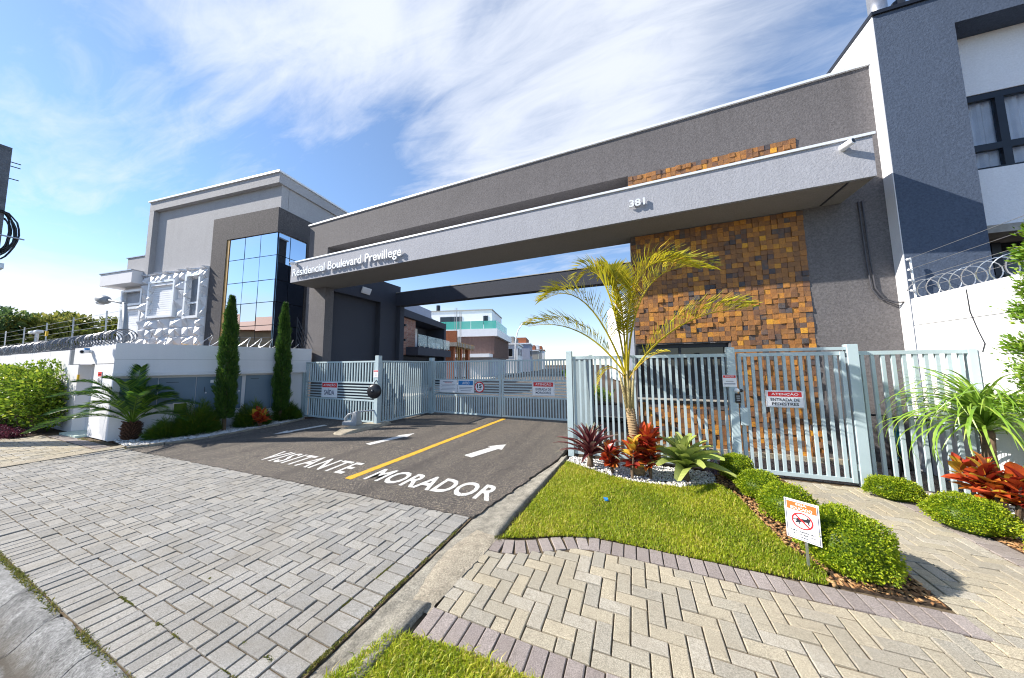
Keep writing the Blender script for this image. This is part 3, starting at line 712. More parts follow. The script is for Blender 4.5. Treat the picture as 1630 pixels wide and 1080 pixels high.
MB().box(-9.299, -9.08, 9.50, 9.74, 0, 4.149).build('pier', 'dark_paint', por)
# guardhouse block behind the stone wall (front wall in pieces round the window)
gh = MB(); gh.box(1.62, 3.828, 6.37, 6.62, 0, 5.58); gh.box(.06, 1.62, 6.37, 6.62, 0, .93); gh.box(.06, 1.62, 6.37, 6.62, 1.97, 5.58)
gh.box(.06, .30, 6.62, 9.72, 0, 5.58); gh.box(3.5, 3.82, 6.62, 9.72, 0, 5.58); gh.box(.30, 3.5, 6.62, 9.72, 5.2, 5.58); gh.box(.3, 3.5, 9.5, 9.72, 0, 5.2)
gh.build('guardhouse_wall', DS, por)
win = MB().box(.10, 1.62, 6.50, 6.515, .96, 1.95).build('window', 'dark_glass', por)
fm = MB()
for a in ((.06, 1.62, 6.45, 6.53, 1.90, 1.968), (.06, 1.62, 6.45, 6.53, .932, .985), (.06, .11, 6.45, 6.53, .985, 1.90), (1.57, 1.62, 6.45, 6.53, .985, 1.90), (.83, .87, 6.46, 6.525, .985, 1.90)): fm.box(*a)
fm.build('window_frame', 'black_metal', win)
MB().box(.055, 1.64, 6.30, 6.55, .905, .929).build('window_sill', 'cap_concrete', win)
MB().box(.2, 3.4, 6.30, 6.37, .0, .075).build('plinth', 'mortar', por)
# beam
MB().box(-9.88, 3.32, 5.62, 6.37, 4.24, 4.85).box(-9.3, .06, 6.37, 6.69, 4.24, 4.85).build('beam', 'beam_stucco', por)
MB().box(-9.90, 3.345, 5.595, 6.365, 4.853, 4.893).build('beam_coping', 'white_metal', por)
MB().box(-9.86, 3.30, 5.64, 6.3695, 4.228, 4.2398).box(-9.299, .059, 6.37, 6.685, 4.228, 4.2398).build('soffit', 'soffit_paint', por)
MB().box(3.02, 3.05, 5.66, 6.34, 4.222, 4.2275).build('drip_groove', 'black_metal', por)
# text on the beam
L1 = 'Residencial Boulevard Previllege'
text(L1, (-9.66, 5.62, 4.315), (1, 0, 0), (0, 0, 1), 4.34, .315, 'white_metal', por, 'lettering', .03, .0, .045)
split_letters([o_ for o_ in por.children if o_.name.startswith('lettering')][0], por)
text('381', (.055, 5.62, 4.465), (1, 0, 0), (0, 0, 1), .265, .135, 'white_metal', por, 'house_number', .03, .02, .03)
split_letters([o_ for o_ in por.children if o_.name.startswith('house_number')][0], por)
# stone mosaic
P_ = .0885
def tile_mesh(kv, wx=1.0):
    b_ = MB(); a = P_*wx/2-.0012; c_ = P_/2-.0012; j = lambda s=.004: rng.uniform(-s, s)
    lo = [(-a, 0, -c_), (a, 0, -c_), (a, 0, c_), (-a, 0, c_)]; hi = [(x+j(.002), -1+j(.18), z+j(.002)) for x, _, z in lo]
    b_.add(lo+hi, [(4, 5, 6, 7), (0, 1, 5, 4), (1, 2, 6, 5), (2, 3, 7, 6), (3, 0, 4, 7)], kv)
    return b_
tmesh = []
for i in range(18):
    tmesh.append(tile_mesh((i+.5)/18).mesh('stone_tile', 'slate_tile'))
tiles = []
nx = int((2.83-.06)/P_); x0 = .062
for r_i in range(int(5.52/P_)):
    z = .05+P_*(r_i+.5)
    for c_i in range(nx+1):
        x = x0+P_*(c_i+.5)
        if x > 2.86: continue
        if x-P_/2 < 1.63 and .90 < z+P_/2 and z-P_/2 < 1.985: continue
        if 4.20 < z-P_/2 and z+P_/2 < 4.88: continue
        if x+P_/2 > 2.86: continue
        dep = abs(rng.normal(.010, .009))+.005
        vis = (z > 1.85 or x > 1.4)
        sz = (1 if vis else .25)/((Vector((x, 6.37, z))-CAM).length**2)
        tiles.append((sz, x, z, dep))
tiles.sort(key=lambda q: -q[0])
TT = rng.choice(18, len(tiles), p=np.array([.035, .045, .045, .07, .08, .085, .09, .085, .08, .075, .07, .06, .055, .045, .035, .025, .013, .007])/1.0)
tf = MB()
for i, (sz, x, z, dep) in enumerate(tiles):
    if i < 300:
        inst('stone_tile', tmesh[TT[i]], por, (x, 6.3698, z), (0, 0, 0), (1, dep, 1))
    else:
        b_ = tile_mesh((TT[i]+.5)/18); tf.add([(px+x, 6.3698+py*dep, pz+z) for px, py, pz in b_.v], b_.f, b_.t[0])
o = tf.build('stone_tile_field', 'slate_tile', por); o['kind'] = 'stuff'

# wall fittings of the portal
def camera_bullet(loc, d, label, side):
    loc = Vector(loc); d = Vector(d).normalized()
    t = thing('security_camera', loc, label, 'camera')
    MB().lathe([(.045, 0), (.045, .02), (.03, .03)], loc, side, 14).build('mount', 'white_metal', t)
    MB().tube([loc+Vector(side)*.02, loc+Vector(side)*.06], .014, 8).build('arm', 'white_metal', t)
    c = loc+Vector(side)*.085-d*.06
    h = MB().lathe([(.022, -.02), (.045, 0), (.047, .12), (.05, .135), (.045, .137)], c, d, 16).build('housing', 'white_paint', t, True)
    MB().lathe([(.034, .1372), (.034, .139), (.02, .1395)], c, d, 16).build('lens', 'black_plastic', h)
camera_bullet((3.0, 5.62, 4.74), (.55, -.8, .12), 'white bullet camera on the right end of the grey beam', (0, -1, 0))
camera_bullet((-9.62, 5.60, 4.80), (-.5, -.8, -.3), 'small white camera at the left tip of the grey beam', (0, -1, 0))
fl = thing('floodlight', (-9.30, 7.88, 4.44), 'white floodlight on the dark lintel of the gate tower', 'floodlight')
MB(Matrix.Translation((-9.22, 7.88, 4.44)) @ Matrix.Rotation(R_(25), 4, 'Y') @ Matrix.Rotation(R_(-15), 4, 'Z')).box(-.03, .03, -.17, .17, -.12, .12).build('housing', 'white_paint', fl, bevel=.01)
MB(Matrix.Translation((-9.22, 7.88, 4.44)) @ Matrix.Rotation(R_(25), 4, 'Y') @ Matrix.Rotation(R_(-15), 4, 'Z')).box(.031, .035, -.14, .14, -.09, .09).build('lens', 'sign_white', fl)
MB().tube([(-9.30, 7.88, 4.44), (-9.25, 7.88, 4.44)], .025, 8).build('bracket', 'black_metal', fl)
cb = thing('wall_cable', (3.5, 6.33, 2.3), 'two dark cables running down the charcoal wall to the razor wire', 'cable')
for dx in (0, .045):
    MB().tube([(3.50+dx, 6.355, 4.2), (3.50+dx, 6.345, 3.9), (3.51+dx, 6.345, 3.2), (3.53+dx, 6.345, 2.75), (3.60+dx, 6.335, 2.58), (3.72+dx, 6.31, 2.50), (3.9+dx, 6.26, 2.49)], .010, 6).build('cable', 'cable_grey', cb, True)

# ------------------------------------------------------------------ fences and gates
FP = 'fence_paint'
_bar = {}
def barmesh(w, d, h):
    k_ = (round(w, 4), round(d, 4), round(h, 3))
    if k_ not in _bar: _bar[k_] = MB().box(-w/2, w/2, -d/2, d/2, 0, h).mesh('bar', FP)
    return _bar[k_]
def post(parent, x, y, w, h, ang=0):
    o = MB(Matrix.Translation((x, y, 0)) @ Matrix.Rotation(ang, 4, 'Z')).box(-w/2, w/2, -w/2, w/2, 0, h).box(-w/2+.004, w/2-.004, -w/2+.004, w/2-.004, h, h+.004)
    return o.build('post', FP, parent, bevel=.004)
def rails(parent, a, b_, zs, t=.04, th=.045, name='rail'):
    a, b_ = Vector((*a, 0)), Vector((*b_, 0)); d = b_-a; L = d.length; ang = math.atan2(d.y, d.x); M = Matrix.Translation(a) @ Matrix.Rotation(ang, 4, 'Z')
    for z in zs: MB(M).box(0, L, -t/2, t/2, z-th, z).build(name, FP, parent)
def bars(parent, a, b_, z0, z1, pitch, w=.034, d=.026, ends=(.0, .0), name='bar'):
    a, b_ = Vector((*a, 0)), Vector((*b_, 0)); v = b_-a; L = v.length-ends[0]-ends[1]; v.normalize(); ang = math.atan2(v.y, v.x); n = max(2, round(L/pitch))
    me = barmesh(w, d, z1-z0)
    for i in range(n):
        p = a+v*(ends[0]+(i+.5)*L/n); inst(name, me, parent, (p.x, p.y, z0), (0, 0, ang))
GF = 'pale blue steel fence and gates'
# fence right of the driveway (behind the palm)
fa = thing('fence_panel', (.1, 5.27, 0), 'pale blue barred fence behind the palm and bromeliads', 'fence', GF)
post(fa, -1.065, 5.27, .10, 1.83); post(fa, 1.345, 5.29, .10, 1.83)
rails(fa, (-1.015, 5.27), (1.295, 5.29), (1.74, .10), .04, .05)
bars(fa, (-1.015, 5.27), (1.295, 5.29), .10, 1.69, .0875, .034)
# return running back to the resident gate
fr = thing('fence_panel', (-1.06, 6.7, 0), 'pale blue barred fence running inward beside the resident lane', 'fence', GF)
post(fr, -1.06, 8.12, .10, 1.83); rails(fr, (-1.06, 5.325), (-1.06, 8.07), (1.735, .10), .04, .05); bars(fr, (-1.06, 5.325), (-1.06, 8.07), .10, 1.685, .092, .034)
# pedestrian gate
pg = thing('pedestrian_gate', (2.0, 5.30, 0), 'pale blue pedestrian gate in front of the stone wall', 'gate', GF)
post(pg, 2.685, 5.32, .105, 1.83)
rails(pg, (1.397, 5.29), (2.63, 5.315), (1.80,), .045, .04, 'lintel_rail')
rails(pg, (1.44, 5.292), (2.60, 5.312), (1.74, .095), .04, .05)
for x in (1.455, 2.585): MB().box(x-.022, x+.022, 5.28, 5.325, .044, 1.739).build('stile', FP, pg)
bars(pg, (1.478, 5.294), (2.562, 5.311), .095, 1.69, .0915, .036)
MB().box(2.60, 2.635, 5.29, 5.33, 1.58, 1.66).build('hinge', 'steel', pg); MB().box(2.60, 2.635, 5.29, 5.33, .2, .28).build('hinge', 'steel', pg)
MB().box(1.41, 1.50, 5.24, 5.28, .70, .95).build('lock_case', FP, pg, bevel=.004)
# fence right of the pedestrian gate
fb = thing('fence_panel', (3.3, 5.40, 0), 'pale blue barred fence between pedestrian gate and white wall', 'fence', GF)
rails(fb, (2.745, 5.36), (3.84, 5.42), (1.74,), .045, .05)
post(fb, 3.80, 5.415, .07, 1.738); bars(fb, (2.76, 5.36), (3.76, 5.415), .015, 1.69, .0965, .036)
MB().box(2.745, 2.775, 5.335, 5.385, .0, 1.739).build('stile', FP, fb)

def slat_gate(t, a, b_, pitch, signs=0, sol=False):
    """leaf with upper bars, a band of horizontal slats and lower bars"""
    A, B = Vector((*a, 0)), Vector((*b_, 0)); d = (B-A); L = d.length; d.normalize(); ang = math.atan2(d.y, d.x); M = Matrix.Translation(A) @ Matrix.Rotation(ang, 4, 'Z')
    for x in (0, L-.05): MB(M).box(x, x+.05, -.022, .022, .05, 1.75).build('stile', FP, t)
    for z in (1.749, 1.16, .67, .10): MB(M).box(.05, L-.05, -.021, .021, z-.045, z).build('rail', FP, t)
    n = max(2, round((L-.1)/pitch)); p_ = (L-.1)/n
    for i in range(n):
        p = A+d*(.05+p_*(i+.5))
        inst('bar', barmesh(.034, .026, .545), t, (p.x, p.y, 1.16), (0, 0, ang)); inst('bar', barmesh(.034, .026, .525), t, (p.x, p.y, .10), (0, 0, ang))
    for z in np.linspace(.725, 1.045, 5): MB(M).box(.05, L-.05, -.013, .013, z-.017, z+.017).build('slat', FP, t)
ex = thing('exit_gate', (-8.0, 6.05, 0), 'pale blue vehicle gate carrying the SAÍDA sign', 'gate', GF)
slat_gate(ex, (-9.62, 6.10), (-6.54, 6.03), .112)
post(ex, -6.46, 6.0, .125, 1.88); post(ex, -9.70, 6.09, .07, 1.88)
fx = thing('fence_panel', (-10.0, 6.1, 0), 'narrow pale blue fence panel behind the cypress beside the exit gate', 'fence', GF)
rails(fx, (-10.35, 6.14), (-9.735, 6.095), (1.75, .08), .04, .045); bars(fx, (-10.35, 6.14), (-9.735, 6.095), .06, 1.71, .10)
sf = thing('fence_panel', (-6.42, 7.1, 0), 'pale blue fence running inward between exit gate and visitor gate', 'fence', GF)
rails(sf, (-6.45, 6.065), (-6.36, 8.06), (1.75, .09), .04, .045); bars(sf, (-6.45, 6.065), (-6.36, 8.06), .07, 1.71, .086, .036)
post(sf, -6.33, 8.14, .13, 1.86)
eg = thing('visitor_gate', (-5.0, 8.1, 0), 'pale blue gate leaf carrying the AVISO board and 15 sign', 'gate', GF)
slat_gate(eg, (-6.24, 8.12), (-3.72, 8.08), .083)
eh = thing('resident_gate', (-2.4, 8.1, 0), 'pale blue gate leaf carrying the ENTRADA DE MORADORES sign', 'gate', GF)
slat_gate(eh, (-3.69, 8.08), (-1.13, 8.13), .083)
MB().box(-6.42, -6.26, 8.03, 8.08, .78, .88).build('latch', 'galvanised', eg)

# ------------------------------------------------------------------ signs
def sign(name, c, w, h, ang, label, items, border='sign_white', th=.006, grp=None, rim=None):
    """flat board centred at c, facing -Y turned by ang; items in board coordinates (0..1)"""
    M = frame(c, ang); t = thing(name, c, label, 'sign', grp)
    MB(M).box(-w/2, w/2, -th/2, th/2, -h/2, h/2).build('board', border, t, bevel=.001)
    ax = M.to_3x3() @ Vector((1, 0, 0)); az = Vector((0, 0, 1)); an = ax.cross(az)
    base = Vector(c)+an*(th/2)-ax*w/2-az*h/2
    for it in items:
        if it[0] == 'rect':
            _, x0, x1, y0, y1, mat = it
            MB(M).box(-w/2+x0*w, -w/2+x1*w, -th/2-.0018, -th/2-.0008, -h/2+y0*h, -h/2+y1*h).build('print', mat, t)
        elif it[0] == 'txt':
            _, s, x0, x1, y0, y1, mat = it
            text(s, base+ax*w*x0+az*h*y0, ax, az, (x1-x0)*w, (y1-y0)*h, mat, t, 'lettering', .0006, .014, .0022)
        elif it[0] == 'ring':
            _, x, y, r, r2, mat, g = it
            n = 36; vs = []
            for i in range(n):
                a = 2*math.pi*i/n
                for rr in (r, r2): vs.append((-w/2+x*w+math.cos(a)*rr, -th/2-g, -h/2+y*h+math.sin(a)*rr))
            if r2 > 0: MB(M).add(vs, [(2*i, 2*((i+1) % n), 2*((i+1) % n)+1, 2*i+1) for i in range(n)]).build('print', mat, t)
            else: MB(M).add(vs[::2], [tuple(range(n))]).build('print', mat, t)
        elif it[0] == 'poly':
            _, pts, mat, g = it
            MB(M).add([(-w/2+x*w, -th/2-g, -h/2+y*h) for x, y in pts], [tuple(range(len(pts)))]).build('print', mat, t)
        elif it[0] == 'frame':
            _, i_, wd, mat = it
            ix = i_/w; iy = i_/h; dx = wd/w; dy = wd/h; z_ = (-th/2-.0016, -th/2-.0007); b_ = MB(M)
            X = lambda q: -w/2+q*w; Z = lambda q: -h/2+q*h
            b_.box(X(ix), X(1-ix), *z_, Z(iy), Z(iy+dy)).box(X(ix), X(1-ix), *z_, Z(1-iy-dy), Z(1-iy)).box(X(ix), X(ix+dx), *z_, Z(iy+dy), Z(1-iy-dy)).box(X(1-ix-dx), X(1-ix), *z_, Z(iy+dy), Z(1-iy-dy)).build('border', mat, t)
    return t
sign('gate_sign', (-8.43, 6.035, .905), .70, .44, -1, 'white and red ATENÇÃO SAÍDA sign on the exit gate', [('rect', .03, .97, .66, .96, 'red_print'), ('txt', 'ATENÇÃO', .12, .88, .71, .92, 'sign_white'), ('txt', 'SAÍDA', .18, .82, .16, .58, 'navy_print')])
sign('gate_sign', (-2.40, 8.09, .915), .66, .41, 1, 'white and red ATENÇÃO ENTRADA DE MORADORES sign on the resident gate', [('frame', .012, .006, 'grey_print'), ('rect', .06, .94, .64, .93, 'red_print'), ('txt', 'ATENÇÃO', .15, .86, .69, .90, 'sign_white'), ('txt', 'ENTRADA DE', .16, .84, .36, .53, 'navy_print'), ('txt', 'MORADORES', .16, .84, .13, .30, 'navy_print')])
sign('gate_sign', (1.935, 5.265, 1.09), .42, .235, .6, 'white and red ATENÇÃO ENTRADA DE PEDESTRES sign on the pedestrian gate', [('frame', .007, .003, 'grey_print'), ('rect', .06, .94, .64, .92, 'red_print'), ('txt', 'ATENÇÃO', .15, .86, .69, .88, 'sign_white'), ('txt', 'ENTRADA DE', .12, .88, .37, .54, 'black_print'), ('txt', 'PEDESTRES', .15, .85, .12, .29, 'black_print')])
sign('post_sign', (1.305, 5.235, 1.335), .17, .175, 0, 'small ATENÇÃO notice on the pedestrian gate post above the intercom', [('rect', .05, .95, .76, .96, 'red_print'), ('txt', 'ATENÇÃO', .18, .82, .80, .92, 'sign_white'), ('rect', .22, .78, .44, .50, 'grey_print'), ('rect', .1, .9, .24, .30, 'grey_print'), ('rect', .1, .9, .20, .22, 'grey_print')])
sign('post_sign', (-6.47, 5.93, 1.39), .17, .20, 0, 'small ATENÇÃO notice on the blue post between exit and visitor lanes', [('rect', .05, .95, .76, .96, 'red_print'), ('txt', 'ATENÇÃO', .15, .85, .79, .93, 'sign_white'), ('rect', .3, .7, .46, .52, 'grey_print'), ('rect', .25, .75, .30, .36, 'grey_print')])
sign('notice_board', (-5.62, 8.075, .93), .68, .40, -1, 'pale board of small text left of the AVISO board', [('rect', .2, .8, .82, .88, 'grey_print'), ('txt', 'VISITANTES', .3, .72, .72, .80, 'red_print')]+[('rect', .08+.05*(i % 2), .92-.04*(i % 3), .62-i*.11, .645-i*.11, 'grey_print') for i in range(5)])
sign('notice_board', (-4.95, 8.068, .93), .62, .40, -1, 'white and blue AVISO board on the visitor gate', [('rect', .06, .94, .60, .94, 'blue_print'), ('txt', 'AVISO', .30, .72, .66, .88, 'sign_white'), ('rect', .1, .9, .40, .45, 'grey_print'), ('rect', .12, .86, .28, .33, 'grey_print'), ('rect', .2, .8, .13, .18, 'grey_print')])
t = thing('speed_sign', (-4.45, 8.06, .915), 'round white 15 speed sign with red rim on the visitor gate', 'sign')
MB().lathe([(.168, 0), (.172, .002), (.172, .005), (.165, .006)], (-4.45, 8.062, .915), (0, -1, 0), 40).build('board', 'red_print', t)
MB().lathe([(.137, .0065), (.137, .0075)], (-4.45, 8.062, .915), (0, -1, 0), 40).build('disc', 'sign_white', t)
text('15', (-4.535, 8.054, .89), (1, 0, 0), (0, 0, 1), .17, .12, 'black_print', t, 'lettering', .0006, .04, .001)
text('km/h', (-4.52, 8.054, .835), (1, 0, 0), (0, 0, 1), .14, .038, 'black_print', t, 'lettering', .0006, .03, .001)
# dog sign on a stake
dcol = [(.15, .55), (.20, .60), (.27, .585), (.33, .62), (.45, .625), (.58, .64), (.66, .655), (.70, .715), (.735, .685), (.80, .675), (.835, .645), (.79, .635), (.765, .60), (.745, .545), (.755, .475), (.715, .475), (.70, .53), (.66, .555), (.56, .545), (.46, .535), (.40, .50), (.42, .455), (.38, .445), (.345, .50), (.29, .47), (.25, .455), (.235, .475), (.285, .515), (.285, .555), (.22, .565)]
dcol = [(x*.80+.10, .5+(y-.56)*.80) for x, y in dcol]
ds = sign('lawn_sign', (1.18, 3.10, .352), .20, .30, -33, 'orange and white SEJA EDUCADO dog sign on a stake in the lawn', [('frame', .007, .0035, 'navy_print'), ('rect', .075, .925, .745, .945, 'orange_print'), ('txt', 'SEJA', .34, .66, .855, .925, 'sign_white'), ('txt', 'EDUCADO', .19, .81, .765, .835, 'sign_white'),
     ('poly', dcol, 'black_print', .0012), ('ring', .5, .5, .062, .053, 'red_print', .0022), ('poly', [(.31, .655), (.27, .625), (.69, .345), (.73, .375)][::-1], 'red_print', .0018),
     ('txt', 'NÃO DEIXE SEU', .15, .85, .205, .245, 'black_print'), ('txt', 'CÃO FAZER XIXI', .15, .85, .135, .175, 'black_print'), ('txt', 'AQUI', .39, .61, .065, .105, 'black_print')])
MB().box(1.19, 1.205, 3.108, 3.118, 0, .38).build('stake', 'galvanised', ds)
# intercom on the pedestrian post
ic = thing('intercom', (1.40, 5.225, 1.06), 'black intercom with small white camera on the pedestrian gate post', 'intercom')
MB().box(1.355, 1.425, 5.215, 5.239, 1.02, 1.155).build('keypad', 'black_plastic', ic, bevel=.008)
for i in range(3): MB().box(1.368, 1.412, 5.2125, 5.215, 1.05+i*.03, 1.066+i*.03).build('key', 'grey_plastic', ic)
MB().lathe([(.03, 0), (.032, .02), (.024, .05)], (1.375, 5.236, 1.20), (.25, -1, 0), 16).build('camera_body', 'white_paint', ic, True)
MB().lathe([(.022, 0), (.024, .02), (.016, .035)], (1.425, 5.225, 1.198), (.35, -1, 0), 16).build('lens', 'black_plastic', ic, True)
MB().box(1.34, 1.39, 5.232, 5.2385, .16, .235).build('junction_box', 'white_paint', ic)
# convex black mirror shell on post
mir = thing('black_reel', (-6.36, 5.9, .92), 'round black plastic bag-like cover hung on the post of the exit gate', 'cover')
MB().lathe([(.02, 0), (.13, .02), (.185, .05), (.20, .09), (.185, .13), (.13, .16), (.03, .17)], (-6.40, 5.90, .93), (.25, -1, .05), 22).build('shell', 'black_plastic', mir, True)
MB().lathe([(.03, .16), (.045, .178), (.02, .182)], (-6.40, 5.90, .93), (.25, -1, .05), 14).build('hub', 'black_metal', mir, True)
MB().tube([(-6.45, 5.93, 1.22), (-6.45, 5.86, 1.15), (-6.42, 5.82, 1.05)], .02, 8).build('strap', 'grey_plastic', mir, True)
# gate motor on its concrete island
isl = MB(); prof = [(-6.52, 4.82), (-6.30, 4.84), (-6.22, 5.1), (-6.20, 6.3), (-6.62, 6.3), (-6.78, 5.9), (-6.80, 5.2), (-6.68, 4.92)]
n = len(prof); cxy = (sum(p[0] for p in prof)/n, sum(p[1] for p in prof)/n)
isl.add([(x, y, .003) for x, y in prof]+[(cxy[0]+(x-cxy[0])*.86, cxy[1]+(y-cxy[1])*.93, .075 if y > 5 else .035) for x, y in prof], [tuple(range(n, 2*n))]+[(i, (i+1) % n, n+(i+1) % n, n+i) for i in range(n)])
struct(isl.build('traffic_island', 'mortar', smooth=False), 'low concrete island under the gate motor')
gm = thing('gate_motor', (-6.75, 5.60, .07), 'grey gate motor with curved cover on the concrete island', 'gate motor')
M = Matrix.Translation((-6.86, 5.62, .06)) @ Matrix.Rotation(R_(12), 4, 'Z')
MB(M).prism([(-.26, -.12), (.16, -.12), (.16, .12), (-.26, .12)], 0, .10).build('base', 'grey_plastic', gm, bevel=.02)
MB(M).add([(-.02, -.10, .10), (.16, -.10, .10), (.16, .10, .10), (-.02, .10, .10), (.02, -.08, .34), (.14, -.08, .38), (.14, .08, .38), (.02, .08, .34)], [(4, 5, 6, 7), (0, 1, 5, 4), (1, 2, 6, 5), (2, 3, 7, 6), (3, 0, 4, 7)]).build('motor_cover', 'grey_plastic', gm, bevel=.02)
MB(M).tube([(-.25, 0, .08), (-.24, 0, .18), (-.16, 0, .27), (-.02, 0, .30)], [.035, .034, .03, .028], 8).build('arm_cover', 'grey_plastic', gm, True)
MB(M).tube([(.12, .03, .34), (.30, .16, .35), (.44, .26, .35)], .022, 8).build('drive_arm', 'galvanised', gm)
MB(M).tube([(.42, .25, .35), (.42, .25, .02)], .018, 8).build('pivot', 'galvanised', gm)

# ------------------------------------------------------------------ left boundary wall
WW = 'white_wall'
bw = thing('boundary_wall', (-14, 2.7, 0), 'white boundary wall with door opening left of the driveway', 'wall')
A_ = Vector((-10.75, 2.66, 0)); B_ = Vector((-9.87, 5.72, 0)); w_ = (B_-A_).normalized(); SWL = (B_-A_).length+.55
SM = Matrix.Translation(A_) @ Matrix.Rotation(math.atan2(w_.y, w_.x), 4, 'Z')      # local x along the wall, y away from the driveway (left)
f1 = MB(); f1.box(-12.05, -10.77, 2.66, 2.86, 0, 1.70); f1.box(-12.35, -10.77, 2.659, 2.86, 1.715, 2.17); f1.box(-13.55, -12.351, 2.659, 2.86, 1.715, 2.13)
f1.box(-13.95, -13.15, 2.66, 2.86, 0, 1.70); f1.build('front_wall', WW, bw)
f1 = MB().box(-13.15, -13.0, 2.861, 3.6, 0, 1.75).box(-12.2, -12.05, 2.861, 3.6, 0, 1.75).box(-13.0, -12.2, 2.87, 3.6, 1.75, 1.9).build('door_reveal', WW, bw)
dr = MB().box(-13.0, -12.2, 3.25, 3.29, .03, 1.75).build('door', 'grey_plastic', bw)
MB().box(-12.30, -12.27, 3.21, 3.25, .7, 1.0).build('handle', 'steel', dr)
MB().box(-12.20, -12.13, 2.70, 2.80, .02, 1.72).build('door_frame', 'steel', bw)
MB().box(-13.14, -12.06, 2.50, 3.24, -.05, .035).build('door_step', 'marble_step', bw)
xs = [-13.95, -15.6, -17.4, -19.3, -21.3, -24, -27, -31, -36]
for x1, x0 in zip(xs, xs[1:]):
    MB().box(x0+.012, x1-.012, 2.665, 2.85, 0, 2.10).build('wall_panel', WW, bw)
    MB().box(x1-.0119, x1+.0119, 2.69, 2.83, 0, 2.09).build('joint', 'grey_plastic', bw)
MB(SM).box(-.02, SWL, .0, .22, 0, 1.38).build('side_wall', WW, bw)
MB(SM).box(-.03, SWL, -.13, .23, 1.50, 2.17).build('side_parapet', WW, bw)
MB(SM).box(-.035, SWL, -.16, .235, 1.42, 1.499).build('ledge', WW, bw)
MB(SM).box(0, SWL, -.02, .2, 1.381, 1.419).build('soffit_band', WW, bw)
MB(SM).box(-.03, SWL, -.133, -.1305, 1.80, 1.806).build('joint', 'grey_plastic', bw)
tag(MB().box(-13.05, -12.99, 2.63, 2.66, 1.3, 1.45).build('warning_tag', 'yellow_tag'), 'small yellow tag on the white wall left of the door', 'tag')
# meter cabinets in the side wall
CB = 'meter cabinets in the white side wall'
def cabinet(s0, s1, z0, z1, label, slits, lv=0):
    t = thing('meter_cabinet', SM @ Vector(((s0+s1)/2, -.01, z0)), label, 'cabinet', CB)
    MB(SM).box(s0, s1, -.02, -.001, z0, z1).build('door', 'cabinet_paint', t, bevel=.003)
    for (x, z, ww, hh, mat) in slits: MB(SM).box(x, x+ww, -.026, -.0205, z, z+hh).build('fitting', mat, t)
cabinet(.08, .62, .72, 1.36, 'grey blue meter cabinet nearest the cycad palm', [])
cabinet(.635, 1.24, .72, 1.36, 'grey blue meter cabinet above the small framed niche', [(.75, 1.24, .2, .01, 'black_metal'), (.75, .8, .2, .01, 'black_metal')])
cabinet(1.255, 2.12, .48, 1.36, 'wide grey blue meter cabinet with four white locks', [(1.5, 1.20, .42, .075, 'sign_white')]+[(1.42+.16*i, .93, .025, .03, 'sign_white') for i in range(5)]+[(1.40+.16*i, .97, .01, .13, 'black_metal') for i in range(5)])
cabinet(2.20, 2.78, .40, 1.37, 'grey blue meter cabinet left of the second cypress', [(2.3, 1.27, .18, .01, 'black_metal')])
cabinet(2.79, 3.25, .40, 1.37, 'grey blue meter cabinet behind the second cypress', [(2.82, 1.1, .02, .03, 'black_metal'), (2.82, .7, .02, .03, 'black_metal')])
nb = thing('wall_niche', SM @ Vector((1.0, 0, .48)), 'small framed green mosaic niche low in the white side wall', 'niche')
MB(SM).box(.90, 1.12, -.012, -.001, .47, .72).build('panel', 'shrub_leaf', nb)
fm = MB(SM)
for a in ((.885, 1.135, .715, .735), (.885, 1.135, .455, .475), (.885, .905, .475, .715), (1.115, 1.135, .475, .715)): fm.box(a[0], a[1], -.03, -.0125, a[2], a[3])
fm.build('frame', 'steel', nb)
camera_bullet((-12.35, 2.655, 2.02), (.6, -.75, -.15), 'white camera with blue cap high on the white wall above the door', (0, -1, 0))
tag(MB().box(-12.39, -12.31, 2.55, 2.62, 2.06, 2.10).build('camera_cap', 'blue_print'), 'blue cap on the camera above the white wall door', 'cap')
sign('wall_sign', (-11.62, 2.652, 1.36), .24, .34, 0, 'small red and white notice on the white wall right of the door', [('rect', .04, .96, .66, .97, 'red_print'), ('rect', .12, .5, .2, .55, 'grey_print'), ('rect', .58, .88, .1, .45, 'grey_print'), ('rect', .14, .86, .78, .84, 'sign_white')])

# razor wire coils
def coil(name, path, r, turns, label, barb=True, wire=.007, tilt=.0, dense=1, mat='galvanised'):
    path = [Vector(p) for p in path]; seg = [(b_-a).length for a, b_ in zip(path, path[1:])]; L = sum(seg)
    t = thing(name, path[len(path)//2], label, 'razor wire')
    def pos(s):
        s *= L
        for a, b_, l in zip(path, path[1:], seg):
            if s <= l: return a+(b_-a)*(s/l), (b_-a).normalized()
            s -= l
        return path[-1], (path[-1]-path[-2]).normalized()
    n = int(turns*18); pts = []
    for k_ in range(dense):
        b_ = MB(); pts = []
        for i in range(n+1):
            s = i/n; c, d = pos(s); side = d.cross(Vector((0, 0, 1))).normalized()
            a = 2*math.pi*turns*s*(1 if k_ % 2 == 0 else -1)+k_*1.7; rr = r*(1+.05*math.sin(s*40))
            pts.append(c+side*math.cos(a)*rr+Vector((0, 0, 1))*(math.sin(a)*rr+r)+d*math.sin(a)*tilt)
        b_.tube(pts, wire, 4, False)
        if barb:
            for i in range(0, n, 3):
                p = pts[i]; q = Vector(rng.normal(size=3)).normalized(); e = q.cross(Vector((0, 0, 1))).normalized()*.007
                b_.add([p-q*.026, p+e, p+q*.026, p-e], [(0, 1, 2, 3)])
        b_.build('coil', mat, t)
    return t
coil('razor_wire', [(3.93, 6.15, 2.50), (3.93, 5.5, 2.51), (3.93, 4.6, 2.52)], .135, 10, 'razor wire coil on the right white wall', True, .006, .03)
